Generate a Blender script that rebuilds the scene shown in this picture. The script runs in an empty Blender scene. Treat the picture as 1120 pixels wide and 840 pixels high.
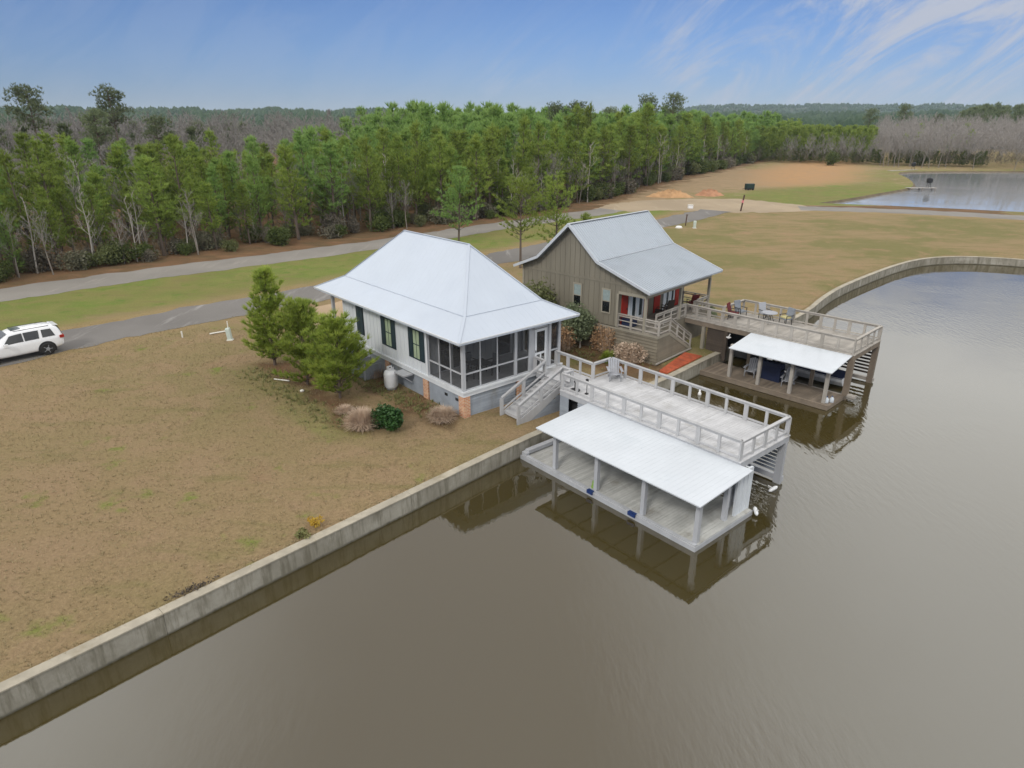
import bpy, bmesh, math, random
import numpy as np
from mathutils import Vector, Matrix, geometry
R = math.radians
SC = bpy.context.scene
COL = SC.collection
random.seed(7)
RNG = np.random.default_rng(11)

# ------------------------------------------------------------------ mesh helpers
class MB:
    """collects boxes, bars, tubes and polygons; build() links them as ONE mesh object"""
    def __init__(s): s.v = []; s.f = []
    def add(s, vs, fs):
        o = len(s.v); s.v += [tuple(map(float, p)) for p in vs]; s.f += [tuple(i + o for i in q) for q in fs]
        return s
    def box(s, x0, x1, y0, y1, z0, z1):
        return s.add([(x0,y0,z0),(x1,y0,z0),(x1,y1,z0),(x0,y1,z0),(x0,y0,z1),(x1,y0,z1),(x1,y1,z1),(x0,y1,z1)],
                     [(3,2,1,0),(4,5,6,7),(0,1,5,4),(1,2,6,5),(2,3,7,6),(3,0,4,7)])
    def bar(s, p0, p1, w, h, up=(0,0,1)):
        p0 = Vector(p0); p1 = Vector(p1); d = (p1-p0).normalized(); up = Vector(up)
        a = d.cross(up)
        if a.length < 1e-5: a = d.cross(Vector((1,0,0)))
        a.normalize(); b = a.cross(d)
        vs = []
        for p in (p0, p1):
            for sx, sz in ((-1,-1),(1,-1),(1,1),(-1,1)): vs.append(p + a*(sx*w/2) + b*(sz*h/2))
        return s.add(vs, [(0,1,2,3),(7,6,5,4),(0,4,5,1),(1,5,6,2),(2,6,7,3),(3,7,4,0)])
    def tube(s, pts, rad, n=6, cap=True):
        pts = [Vector(p) for p in pts]; o = len(s.v); L = len(pts)
        if not hasattr(rad, '__len__'): rad = [rad]*L
        for i, p in enumerate(pts):
            d = (pts[min(i+1, L-1)] - pts[max(i-1, 0)]).normalized()
            a = d.cross(Vector((0,0,1)) if abs(d.z) < .95 else Vector((1,0,0))).normalized(); b = d.cross(a)
            for k in range(n):
                t = 2*math.pi*k/n; q = p + (a*math.cos(t) + b*math.sin(t))*rad[i]; s.v.append(tuple(q))
        for i in range(L-1):
            for k in range(n):
                k2 = (k+1) % n; s.f.append((o+i*n+k, o+i*n+k2, o+(i+1)*n+k2, o+(i+1)*n+k))
        if cap:
            s.f.append(tuple(o+k for k in range(n))[::-1]); s.f.append(tuple(o+(L-1)*n+k for k in range(n)))
        return s
    def lathe(s, prof, n=20, c=(0,0,0)):
        o = len(s.v); L = len(prof)
        for r, z in prof:
            for k in range(n):
                t = 2*math.pi*k/n; s.v.append((c[0]+r*math.cos(t), c[1]+r*math.sin(t), c[2]+z))
        for i in range(L-1):
            for k in range(n):
                k2 = (k+1) % n; s.f.append((o+i*n+k, o+i*n+k2, o+(i+1)*n+k2, o+(i+1)*n+k))
        s.f.append(tuple(o+k for k in range(n))[::-1]); s.f.append(tuple(o+(L-1)*n+k for k in range(n)))
        return s
    def prism(s, poly, vec):
        n = len(poly); vec = Vector(vec); a = [Vector(p) for p in poly]; b = [p + vec for p in a]
        return s.add(a + b, [tuple(range(n))[::-1], tuple(range(n, 2*n))] + [(i, (i+1) % n, n+(i+1) % n, n+i) for i in range(n)])
    def poly(s, pts): return s.add(pts, [tuple(range(len(pts)))])
    def lap(s, p0, p1, z0, z1, nrm, step=.19, th=.045):
        """horizontal lap boards between two plan points, each board tilted out at its foot"""
        n = max(1, round((z1-z0)/step)); st = (z1-z0)/n; N = Vector((nrm[0], nrm[1], 0)).normalized()
        a = Vector((p0[0], p0[1], 0)); b = Vector((p1[0], p1[1], 0)); up = Vector((0,0,1))
        for i in range(n):
            za = z0+i*st; zb = za+st*.86
            s.prism([a+up*za, a+up*za+N*th, a+up*zb+N*.006, a+up*zb], b-a)
        return s
    def build(s, name, mat, parent=None, off=(0,0,0), smooth=False, fixn=True):
        me = bpy.data.meshes.new(name)
        o = Vector(off)
        me.from_pydata([(p[0]-o.x, p[1]-o.y, p[2]-o.z) for p in s.v], [], s.f)
        if fixn:
            bm = bmesh.new(); bm.from_mesh(me); bmesh.ops.recalc_face_normals(bm, faces=bm.faces); bm.to_mesh(me); bm.free()
        if smooth: me.shade_smooth()
        if mat: me.materials.append(mat)
        ob = bpy.data.objects.new(name, me); COL.objects.link(ob)
        if parent: ob.parent = parent
        return ob

def mesh_np(name, V, F, mat, parent=None, smooth=False):
    """fast mesh from numpy arrays (all faces the same size)"""
    V = np.asarray(V, np.float32); F = np.asarray(F, np.int32); k = F.shape[1]
    me = bpy.data.meshes.new(name)
    me.vertices.add(len(V)); me.vertices.foreach_set('co', V.ravel())
    me.loops.add(F.size); me.loops.foreach_set('vertex_index', F.ravel())
    me.polygons.add(len(F)); me.polygons.foreach_set('loop_start', np.arange(0, F.size, k, dtype=np.int32))
    me.update(calc_edges=True)
    if smooth: me.shade_smooth()
    if mat: me.materials.append(mat)
    ob = bpy.data.objects.new(name, me); COL.objects.link(ob)
    if parent: ob.parent = parent
    return ob

def tag(o, label=None, cat=None, group=None, kind=None):
    if label: o['label'] = label
    if cat: o['category'] = cat
    if group: o['group'] = group
    if kind: o['kind'] = kind
    return o

class Frame:
    """a plan frame: origin and yaw of a building"""
    def __init__(s, X, Y, th): s.X, s.Y, s.th = X, Y, th; s.c, s.s = math.cos(th), math.sin(th)
    def w(s, x, y, z=0): return Vector((s.X+s.c*x-s.s*y, s.Y+s.s*x+s.c*y, z))

WORLD = Frame(0, 0, 0)
class Thing:
    def __init__(s, name, label, cat, fr=WORLD, off=(0,0,0), rz=0, group=None, local=False):
        """fr places the thing; part coordinates are frame coordinates, or thing-local ones when local is set"""
        e = bpy.data.objects.new(name, None); e.empty_display_size = .3; COL.objects.link(e)
        e.location = fr.w(*off); e.rotation_euler = (0, 0, fr.th+rz); tag(e, label, cat, group)
        s.e = e; s.off = (0,0,0) if local else off
    def part(s, mb, name, mat, parent=None, label=None, smooth=False):
        o = mb.build(name, mat, parent or s.e, s.off, smooth)
        if label: o['label'] = label
        return o

def copy_tree(o, parent=None, loc=None, rz=None, sc=None, label=None, group=None):
    c = o.copy(); COL.objects.link(c); c.parent = parent
    if loc is not None: c.location = loc
    if rz is not None: c.rotation_euler = (0, 0, rz)
    if sc is not None: c.scale = (sc, sc, sc) if not hasattr(sc, '__len__') else sc
    if label: c['label'] = label
    if group: c['group'] = group
    for ch in list(o.children): copy_tree(ch, c)
    return c

# ------------------------------------------------------------------ materials
def nodes(name):
    m = bpy.data.materials.new(name); m.use_nodes = True; nt = m.node_tree
    return m, nt, nt.nodes['Principled BSDF']
def N(nt, t, **kw):
    n = nt.nodes.new(t)
    for k, v in kw.items():
        if k in n.inputs.keys(): n.inputs[k].default_value = v
        else: setattr(n, k, v)
    return n
def noise(nt, vec, scale, detail=4, rough=.55, dist=0):
    n = N(nt, 'ShaderNodeTexNoise'); n.inputs['Scale'].default_value = scale; n.inputs['Detail'].default_value = detail
    n.inputs['Roughness'].default_value = rough; n.inputs['Distortion'].default_value = dist
    nt.links.new(vec, n.inputs['Vector']); return n.outputs['Fac']
def ramp(nt, fac, a, b, lo=0., hi=1.):
    n = N(nt, 'ShaderNodeMapRange'); n.clamp = True; n.interpolation_type = 'SMOOTHSTEP'
    for k, v in (('From Min', a), ('From Max', b), ('To Min', lo), ('To Max', hi)): n.inputs[k].default_value = v
    nt.links.new(fac, n.inputs['Value']); return n.outputs['Result']
def mix(nt, fac, a, b, blend='MIX'):
    n = N(nt, 'ShaderNodeMix'); n.data_type = 'RGBA'; n.blend_type = blend
    for sock, v in ((n.inputs[0], fac), (n.inputs[6], a), (n.inputs[7], b)):
        if hasattr(v, 'links'): nt.links.new(v, sock)
        elif hasattr(v, '__len__'): sock.default_value = (*v[:3], 1)
        else: sock.default_value = v
    return n.outputs[2]
def math_(nt, op, a, b=0.):
    n = N(nt, 'ShaderNodeMath'); n.operation = op
    for sock, v in ((n.inputs[0], a), (n.inputs[1], b)):
        if hasattr(v, 'links'): nt.links.new(v, sock)
        else: sock.default_value = v
    return n.outputs[0]
def mapped(nt, vec, scale=(1,1,1), rot=(0,0,0), loc=(0,0,0)):
    n = N(nt, 'ShaderNodeMapping'); n.inputs['Scale'].default_value = scale; n.inputs['Rotation'].default_value = rot; n.inputs['Location'].default_value = loc
    nt.links.new(vec, n.inputs['Vector']); return n.outputs['Vector']
def objco(nt): return N(nt, 'ShaderNodeTexCoord').outputs['Object']
def posn(nt): return N(nt, 'ShaderNodeNewGeometry').outputs['Position']
def bump(nt, bs, height, strength=.3, dist=.02):
    b = N(nt, 'ShaderNodeBump'); b.inputs['Strength'].default_value = strength; b.inputs['Distance'].default_value = dist
    nt.links.new(height, b.inputs['Height']); nt.links.new(b.outputs['Normal'], bs.inputs['Normal'])

def surf(name, col, rough=.7, var=.25, scale=3., metallic=0., island=0., stain=None, stain_sc=.8, bmp=.15, streak=False, spec=.4):
    """weathered surface: two noises, optional stain colour, per-board variation (island)"""
    m, nt, bs = nodes(name); co = objco(nt)
    n1 = noise(nt, mapped(nt, co, (1,1,.15) if streak else (1,1,1)), scale, 5, .6); n2 = noise(nt, co, scale*9, 4, .6)
    f = ramp(nt, n1, .3, .7); g = ramp(nt, n2, .3, .7)
    c = mix(nt, f, [x*(1-var) for x in col], [min(1, x*(1+var*.6)) for x in col])
    c = mix(nt, math_(nt, 'MULTIPLY', g, .35), c, [x*(1-var) for x in col])
    if stain:
        n3 = noise(nt, mapped(nt, co, (1,1,.3)), stain_sc, 6, .65); c = mix(nt, ramp(nt, n3, .52, .72, 0, .75), c, stain)
    if island:
        r = N(nt, 'ShaderNodeNewGeometry').outputs['Random Per Island']
        c = mix(nt, 1., c, mix(nt, r, (1-island,)*3, (1+island*.35,)*3), 'MULTIPLY')
    nt.links.new(c, bs.inputs['Base Color'])
    nt.links.new(ramp(nt, n1, .2, .8, rough-.08, min(1, rough+.1)), bs.inputs['Roughness'])
    bs.inputs['Metallic'].default_value = metallic; bs.inputs['Specular IOR Level'].default_value = spec
    if bmp: bump(nt, bs, n2, bmp, .01)
    return m

def foliage(name, a, b, transl=.25, clump=.8, hue=None, objvar=.35, rough=.6):
    m, nt, bs = nodes(name); co = objco(nt)
    info = N(nt, 'ShaderNodeObjectInfo').outputs['Random']; isl = N(nt, 'ShaderNodeNewGeometry').outputs['Random Per Island']
    n1 = noise(nt, co, clump, 3, .6)
    f = math_(nt, 'ADD', math_(nt, 'MULTIPLY', ramp(nt, n1, .3, .7), .6), math_(nt, 'MULTIPLY', isl, .4))
    c = mix(nt, f, a, b)
    if hue: c = mix(nt, ramp(nt, info, .45, 1., 0, .75), c, hue)
    c = mix(nt, 1., c, mix(nt, info, (1-objvar,)*3, (1+objvar*.6,)*3), 'MULTIPLY')
    nt.links.new(c, bs.inputs['Base Color']); bs.inputs['Roughness'].default_value = rough; bs.inputs['Specular IOR Level'].default_value = .25
    if transl:
        t = N(nt, 'ShaderNodeBsdfTranslucent'); nt.links.new(c, t.inputs['Color'])
        x = N(nt, 'ShaderNodeMixShader'); x.inputs[0].default_value = transl
        nt.links.new(bs.outputs[0], x.inputs[1]); nt.links.new(t.outputs[0], x.inputs[2]); nt.links.new(x.outputs[0], nt.nodes['Material Output'].inputs['Surface'])
    return m

def screen_mat(name, col, alpha):
    """insect screen: a fine dark weave one looks through"""
    m, nt, bs = nodes(name); bs.inputs['Base Color'].default_value = (*col, 1); bs.inputs['Roughness'].default_value = .8
    bs.inputs['Alpha'].default_value = alpha; return m
def glass_mat(name, col, rough=.06):
    m, nt, bs = nodes(name); co = objco(nt)
    c = mix(nt, ramp(nt, noise(nt, co, 2.5, 2), .35, .65), [x*.6 for x in col], col); nt.links.new(c, bs.inputs['Base Color'])
    bs.inputs['Roughness'].default_value = rough; bs.inputs['Specular IOR Level'].default_value = .6; return m

M = {}
M['roof_white'] = surf('roof_white', (.50,.55,.625), .40, .05, .35, .1, bmp=.03, stain=(.46,.51,.585), stain_sc=.5)
M['roof_white2'] = surf('roof_white2', (.62,.655,.695), .42, .06, .4, .1, bmp=.04, stain=(.56,.60,.64), stain_sc=.6)
M['roof_grey'] = surf('roof_grey', (.40,.44,.49), .36, .08, .5, .35, bmp=.04, stain=(.33,.365,.41), stain_sc=.5)
M['siding_white'] = surf('siding_white', (.62,.65,.68), .6, .08, 1.2, streak=True)
M['trim_white'] = surf('trim_white', (.66,.68,.70), .5, .08, 2.)
M['trim_grey'] = surf('trim_grey', (.43,.44,.46), .6, .12, 2., streak=True)
M['skirt_grey'] = surf('skirt_grey', (.30,.33,.37), .65, .15, 1.5, island=.12, stain=(.22,.22,.20))
M['deck_grey'] = surf('deck_grey', (.56,.56,.57), .7, .14, 1.2, island=.10, stain=(.34,.33,.31), stain_sc=.9)
M['dock_grey'] = surf('dock_grey', (.50,.50,.475), .75, .18, 1.1, island=.14, stain=(.27,.25,.21), stain_sc=.8)
M['rail_grey'] = surf('rail_grey', (.46,.46,.465), .65, .12, 2., island=.15, streak=True)
M['shutter'] = surf('shutter', (.018,.035,.045), .5, .2, 4.)
M['curtain_green'] = surf('curtain_green', (.33,.40,.27), .9, .2, 6., streak=True)
M['blind'] = surf('blind', (.26,.32,.32), .8, .15, 5.)
M['curtain_white'] = surf('curtain_white', (.60,.65,.70), .9, .12, 6., streak=True)
M['pane'] = glass_mat('pane', (.05,.065,.07))
M['pane_dark'] = glass_mat('pane_dark', (.012,.014,.017))
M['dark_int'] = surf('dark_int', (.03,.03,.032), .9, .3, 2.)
M['screen'] = screen_mat('screen', (.035,.035,.037), .58)
M['siding_taupe'] = surf('siding_taupe', (.205,.186,.145), .7, .12, 1.2, streak=True)
M['trim_taupe'] = surf('trim_taupe', (.30,.275,.22), .65, .12, 2., streak=True)
M['skirt_taupe'] = surf('skirt_taupe', (.215,.188,.14), .7, .15, 1.5, island=.14, stain=(.15,.13,.10))
M['wood_grey'] = surf('wood_grey', (.30,.27,.225), .8, .2, 1.4, island=.22, stain=(.19,.165,.13), stain_sc=1.)
M['wood_light'] = surf('wood_light', (.40,.37,.33), .8, .15, 1.4, island=.18, stain=(.28,.255,.22))
M['wood_brown'] = surf('wood_brown', (.235,.19,.145), .8, .22, 1.4, island=.28, stain=(.13,.105,.08))
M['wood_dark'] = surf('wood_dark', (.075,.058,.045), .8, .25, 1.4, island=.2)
M['red_paint'] = surf('red_paint', (.36,.022,.012), .5, .15, 3.)
M['white_paint'] = surf('white_paint', (.80,.80,.80), .4, .05, 3.)
M['white_metal'] = surf('white_metal', (.78,.79,.80), .3, .06, 3., stain=(.62,.60,.56), bmp=.03)
M['black_metal'] = surf('black_metal', (.02,.02,.022), .45, .2, 5.)
M['grey_plastic'] = surf('grey_plastic', (.28,.29,.31), .55, .1, 5.)
M['chair_grey'] = surf('chair_grey', (.36,.37,.40), .6, .12, 5., island=.12)
M['navy'] = surf('navy', (.012,.02,.06), .6, .25, 4.)
M['blue'] = surf('blue', (.015,.04,.15), .5, .2, 5.)
M['lime'] = surf('lime', (.22,.36,.07), .7, .2, 8.)
M['fabric_red'] = surf('fabric_red', (.13,.018,.02), .85, .2, 6.)
M['fabric_grey'] = surf('fabric_grey', (.22,.24,.27), .85, .2, 6.)
M['fabric_yellow'] = surf('fabric_yellow', (.52,.47,.24), .85, .2, 6.)
M['pale_green'] = surf('pale_green', (.50,.56,.50), .55, .1, 4.)
M['pvc'] = surf('pvc', (.72,.70,.64), .5, .08, 6., stain=(.5,.44,.34))
M['green_box'] = surf('green_box', (.018,.04,.036), .6, .3, 1.5)
M['post_brown'] = surf('post_brown', (.09,.05,.035), .8, .25, 3.)
M['pink'] = surf('pink', (.70,.25,.27), .8, .15, 8.)
M['clay'] = surf('clay', (.47,.28,.14), .95, .25, .8, bmp=.6)
M['clay_red'] = surf('clay_red', (.42,.215,.12), .95, .25, .8, bmp=.6)
M['red_mulch'] = surf('red_mulch', (.40,.085,.035), .95, .35, 2.5, bmp=.6, stain=(.22,.07,.04), stain_sc=2.)
M['bed_mulch'] = surf('bed_mulch', (.115,.052,.036), .95, .4, 2.5, bmp=.6, stain=(.20,.13,.075), stain_sc=1.2)
M['bark'] = surf('bark', (.13,.10,.08), .9, .3, 3., bmp=.5, streak=True)
M['bark_pale'] = surf('bark_pale', (.40,.37,.33), .9, .25, 2., bmp=.3, streak=True)
M['bark_grey'] = surf('bark_grey', (.24,.21,.18), .9, .25, 2., bmp=.3, streak=True)

def concrete_mat():
    m, nt, bs = nodes('seawall_concrete'); co = objco(nt); ps = posn(nt)
    n1 = noise(nt, co, .6, 6, .65); n2 = noise(nt, mapped(nt, co, (1,1,.12)), 3.2, 5, .7); n3 = noise(nt, co, 22, 4)
    c = mix(nt, ramp(nt, n1, .35, .68), (.27,.25,.20), (.41,.385,.325))
    c = mix(nt, ramp(nt, n2, .44, .66, 0, .8), c, (.15,.135,.095))
    c = mix(nt, ramp(nt, n3, .45, .8, 0, .3), c, (.22,.20,.16))
    sep = N(nt, 'ShaderNodeSeparateXYZ'); nt.links.new(ps, sep.inputs[0])
    wet = ramp(nt, math_(nt, 'ADD', sep.outputs['Z'], math_(nt, 'MULTIPLY', n2, .2)), -.76, -.92)
    c = mix(nt, wet, c, (.06,.055,.035))
    nt.links.new(c, bs.inputs['Base Color']); bs.inputs['Roughness'].default_value = .9
    bump(nt, bs, n3, .4, .02); return m
M['concrete'] = concrete_mat()

def brick_mat():
    m, nt, bs = nodes('orange_brick')
    tc = N(nt, 'ShaderNodeTexCoord'); sep = N(nt, 'ShaderNodeSeparateXYZ'); nt.links.new(tc.outputs['Object'], sep.inputs[0])
    cmb = N(nt, 'ShaderNodeCombineXYZ'); nt.links.new(math_(nt, 'ADD', sep.outputs['X'], sep.outputs['Y']), cmb.inputs['X']); nt.links.new(sep.outputs['Z'], cmb.inputs['Y'])
    b = N(nt, 'ShaderNodeTexBrick'); nt.links.new(cmb.outputs[0], b.inputs['Vector'])
    b.inputs['Color1'].default_value = (.52,.20,.09,1); b.inputs['Color2'].default_value = (.62,.36,.20,1); b.inputs['Mortar'].default_value = (.55,.48,.38,1)
    b.inputs['Scale'].default_value = 1; b.inputs['Brick Width'].default_value = .23; b.inputs['Row Height'].default_value = .085; b.inputs['Mortar Size'].default_value = .012
    n1 = noise(nt, tc.outputs['Object'], 5, 4)
    c = mix(nt, ramp(nt, n1, .45, .75, 0, .6), b.outputs['Color'], (.34,.12,.07)); nt.links.new(c, bs.inputs['Base Color']); bs.inputs['Roughness'].default_value = .9
    bump(nt, bs, b.outputs['Fac'], -.4, .01); return m
M['brick'] = brick_mat()

def asphalt_mat(name, col, pale, crack=True):
    m, nt, bs = nodes(name); ps = posn(nt)
    n1 = noise(nt, ps, .12, 5, .6); n2 = noise(nt, mapped(nt, ps, (1,.13,1), (0,0,R(-42))), .9, 5, .65); n3 = noise(nt, ps, 14, 5, .7)
    c = mix(nt, ramp(nt, n1, .35, .65), [x*.82 for x in col], col)
    c = mix(nt, ramp(nt, n2, .56, .72, 0, .7), c, pale)
    c = mix(nt, ramp(nt, n3, .35, .7, 0, .4), c, [x*.6 for x in col])
    nt.links.new(c, bs.inputs['Base Color']); bs.inputs['Roughness'].default_value = .9; bs.inputs['Specular IOR Level'].default_value = .25
    bump(nt, bs, n3, .3, .02); return m
M['road'] = asphalt_mat('road_asphalt', (.27,.25,.225), (.36,.33,.29))
M['lane'] = asphalt_mat('lane_asphalt', (.20,.187,.175), (.36,.345,.33))
M['dirt'] = asphalt_mat('pale_dirt', (.40,.315,.215), (.46,.385,.285))
M['pad'] = asphalt_mat('sandy_gravel', (.46,.34,.22), (.40,.32,.22))

def water_mat(name, base, ripple=.013, rough=.03, ior=2.2):
    m, nt, bs = nodes(name); ps = posn(nt)
    n0 = noise(nt, ps, .035, 2)
    c = mix(nt, ramp(nt, n0, .35, .65), [x*.88 for x in base], base); nt.links.new(c, bs.inputs['Base Color'])
    bs.inputs['Roughness'].default_value = rough; bs.inputs['IOR'].default_value = ior; bs.inputs['Specular IOR Level'].default_value = .5
    na = noise(nt, mapped(nt, ps, (1,.30,1), (0,0,R(52))), 4.0, 2, .5); nb = noise(nt, mapped(nt, ps, (1,.3,1), (0,0,R(38))), 9., 2, .5)
    sx = N(nt, 'ShaderNodeSeparateXYZ'); nt.links.new(ps, sx.inputs[0]); k = math_(nt, 'MULTIPLY', ramp(nt, noise(nt, ps, .09, 3), .40, .62, .15, 1.), ramp(nt, math_(nt, 'ADD', sx.outputs[0], math_(nt, 'MULTIPLY', sx.outputs[1], .12)), 3., 14., .55, 1.))
    h = math_(nt, 'MULTIPLY', math_(nt, 'ADD', na, math_(nt, 'MULTIPLY', nb, .35)), k)
    bump(nt, bs, h, 1., ripple); return m
M['lake'] = water_mat('lake_water', (.056,.043,.014))
M['pond'] = water_mat('pond_water', (.30,.32,.345), .012, .03, 2.4)  # pale base colour stands in for the bright sky's reflection

def ground_mat():
    m, nt, bs = nodes('ground_grass'); ps = posn(nt)
    za = N(nt, 'ShaderNodeAttribute', attribute_name='zone_a'); zb = N(nt, 'ShaderNodeAttribute', attribute_name='zone_b')
    sa = N(nt, 'ShaderNodeSeparateColor'); nt.links.new(za.outputs['Color'], sa.inputs[0]); sb = N(nt, 'ShaderNodeSeparateColor'); nt.links.new(zb.outputs['Color'], sb.inputs[0])
    big = noise(nt, ps, .07, 5, .6); mid = noise(nt, ps, .33, 6, .65, .6); fine = noise(nt, ps, 8.5, 5, .7); grain = noise(nt, ps, 27, 4, .75)
    streak = noise(nt, mapped(nt, ps, (.25,1,1), (0,0,R(-48))), .9, 5, .65)
    edge = math_(nt, 'MULTIPLY', math_(nt, 'SUBTRACT', mid, .5), 1.1)
    def zone(sock, w=.22): return ramp(nt, math_(nt, 'ADD', sock, edge), .5-w, .5+w)
    # dormant lawn
    lawn = mix(nt, ramp(nt, big, .38, .62), (.29,.212,.118), (.25,.20,.10))
    lawn = mix(nt, ramp(nt, mid, .42, .66, 0, .8), lawn, (.31,.218,.132))
    lawn = mix(nt, ramp(nt, streak, .52, .70, 0, .55), lawn, (.19,.17,.070))
    lawn = mix(nt, ramp(nt, noise(nt, mapped(nt, ps, loc=(31,7,0)), .42, 4, .6), .60, .74, 0, .9), lawn, (.175,.22,.045))
    lawn = mix(nt, ramp(nt, noise(nt, mapped(nt, ps, loc=(3,57,0)), .3, 5, .6), .60, .74, 0, .55), lawn, (.27,.178,.105))
    # right hand lawn: olive tan with redder patches
    ol = mix(nt, ramp(nt, big, .42, .58), (.205,.185,.078), (.295,.22,.12))
    ol = mix(nt, ramp(nt, streak, .45, .68, 0, .6), ol, (.175,.165,.062))
    ol = mix(nt, ramp(nt, mid, .50, .70, 0, .7), ol, (.34,.225,.135))
    # green verge
    gr = mix(nt, ramp(nt, mid, .36, .62), (.15,.21,.045), (.215,.22,.07))
    gr = mix(nt, ramp(nt, big, .40, .62, 0, .75), gr, (.215,.185,.075))
    gr = mix(nt, ramp(nt, streak, .48, .68, 0, .65), gr, (.20,.165,.075)); gr = mix(nt, ramp(nt, noise(nt, mapped(nt, ps, loc=(9,3,0)), .55, 4, .6), .55, .72, 0, .8), gr, (.115,.185,.035))
    fd = mix(nt, ramp(nt, mid, .35, .65), (.34,.245,.15), (.29,.215,.125)); fd = mix(nt, ramp(nt, streak, .5, .7, 0, .5), fd, (.36,.26,.17))
    orr = mix(nt, ramp(nt, mid, .35, .65), (.45,.265,.125), (.37,.24,.135))
    mu = mix(nt, ramp(nt, mid, .35, .65), (.20,.115,.065), (.135,.095,.052)); mu = mix(nt, ramp(nt, streak, .5, .7, 0, .6), mu, (.27,.165,.085))
    dr = mix(nt, ramp(nt, mid, .35, .65), (.36,.27,.14), (.29,.21,.105))
    c = mix(nt, zone(sb.outputs[0]), lawn, ol)
    c = mix(nt, zone(sa.outputs[1]), c, fd); c = mix(nt, zone(sa.outputs[0]), c, gr); c = mix(nt, zone(sa.outputs[2]), c, orr)
    c = mix(nt, zone(sb.outputs[1]), c, mu); c = mix(nt, zone(sb.outputs[2], .3), c, dr)
    v = math_(nt, 'ADD', math_(nt, 'MULTIPLY', ramp(nt, fine, .28, .72), .55), math_(nt, 'MULTIPLY', ramp(nt, grain, .25, .75), .45))
    c = mix(nt, 1., c, mix(nt, v, (.68,.67,.65), (1.22,1.22,1.21)), 'MULTIPLY')
    nt.links.new(c, bs.inputs['Base Color']); bs.inputs['Roughness'].default_value = .95; bs.inputs['Specular IOR Level'].default_value = .1
    bump(nt, bs, v, .7, .05); return m
M['ground'] = ground_mat()
M['needles'] = foliage('pine_needles', (.17,.27,.05), (.43,.51,.11), .52, .45, hue=(.18,.31,.10))
M['needles_near'] = foliage('young_pine_needles', (.19,.28,.045), (.46,.53,.11), .5, 1.6, objvar=.12)
M['needles_tall'] = foliage('old_pine_needles', (.13,.17,.085), (.25,.29,.15), .45, .5, objvar=.2)
M['hill_pines'] = foliage('far_pine_canopy', (.035,.07,.04), (.075,.12,.06), .2, .02, objvar=0)
M['twigs'] = foliage('bare_twigs', (.235,.22,.205), (.35,.33,.31), .2, .3, hue=(.29,.265,.245), objvar=.25)
M['twigs_pale'] = foliage('pale_twigs', (.34,.30,.27), (.48,.44,.40), .1, .3, objvar=.2)
M['shrub_olive'] = foliage('olive_leaves', (.075,.11,.028), (.17,.21,.06), .35, 1., hue=(.15,.155,.075), objvar=.3)
M['shrub_grey'] = foliage('greyed_brush', (.15,.135,.10), (.25,.215,.17), .2, 1., hue=(.14,.15,.085), objvar=.3)
M['shrub_dark'] = foliage('dark_glossy_leaves', (.022,.065,.017), (.06,.135,.035), .15, 2.5, objvar=.1, rough=.4)
M['shrub_soft'] = foliage('soft_grey_green_leaves', (.15,.19,.105), (.27,.31,.185), .4, 2., objvar=.1)
M['dry_tan'] = foliage('dry_tan_blades', (.46,.34,.25), (.66,.53,.41), .2, 2., objvar=.1)
M['dry_orange'] = foliage('russet_leaves', (.34,.20,.10), (.52,.35,.21), .2, 2., objvar=.1)
M['lime_leaves'] = foliage('lime_leaves', (.16,.22,.03), (.30,.36,.05), .25, 3., objvar=.1)
M['weed_yellow'] = foliage('yellow_weed_flowers', (.42,.25,.03), (.5,.36,.06), .2, 3., objvar=.1)
M['grass_blades'] = foliage('lawn_grass_blades', (.27,.215,.115), (.40,.325,.19), .2, .25, objvar=0)
M['weed_green'] = foliage('low_green_weeds', (.19,.20,.07), (.28,.265,.115), .2, .8, objvar=.1)
# ------------------------------------------------------------------ the lie of the land (metres; lawn at z = 0, lake one metre lower)
def resample(pl, step):
    pl = np.asarray(pl, float); d = np.r_[0, np.cumsum(np.hypot(*np.diff(pl, axis=0).T))]
    n = max(2, int(d[-1]/step)+1); t = np.linspace(0, d[-1], n)
    return np.c_[np.interp(t, d, pl[:,0]), np.interp(t, d, pl[:,1])]
def smooth_pl(pl, step, it=2):
    pl = np.asarray(pl, float)
    for _ in range(it):
        q = [pl[0]]
        for a, b in zip(pl[:-1], pl[1:]): q += [.75*a+.25*b, .25*a+.75*b]
        q.append(pl[-1]); pl = np.array(q)
    return resample(pl, step)
def pl_dist(P, pl):
    """distance and signed side (left positive) of points to a polyline, and arc length of the foot"""
    P = np.asarray(P, float); best = np.full(len(P), 1e9); side = np.zeros(len(P)); arc = np.zeros(len(P)); s0 = 0.
    for a, b in zip(pl[:-1], pl[1:]):
        ab = b-a; L = math.hypot(*ab)
        t = np.clip(((P-a)@ab)/(L*L), 0, 1); q = a+t[:,None]*ab; d = np.hypot(*(P-q).T)
        k = d < best; best[k] = d[k]; arc[k] = (s0+t*L)[k]
        side[k] = np.sign(ab[0]*(P[:,1]-a[1])-ab[1]*(P[:,0]-a[0]))[k]; s0 += L
    return best, side, arc
def inside(P, poly):
    P = np.asarray(P, float); x, y = P[:,0], P[:,1]; r = np.zeros(len(P), bool); n = len(poly)
    for i in range(n):
        x0, y0 = poly[i]; x1, y1 = poly[(i+1) % n]
        c = ((y0 > y) != (y1 > y)) & (x < (x1-x0)*(y-y0)/((y1-y0) if y1 != y0 else 1e-9)+x0); r ^= c
    return r
def sstep(a, b, x): t = np.clip((x-a)/(b-a), 0, 1); return t*t*(3-2*t)

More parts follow.
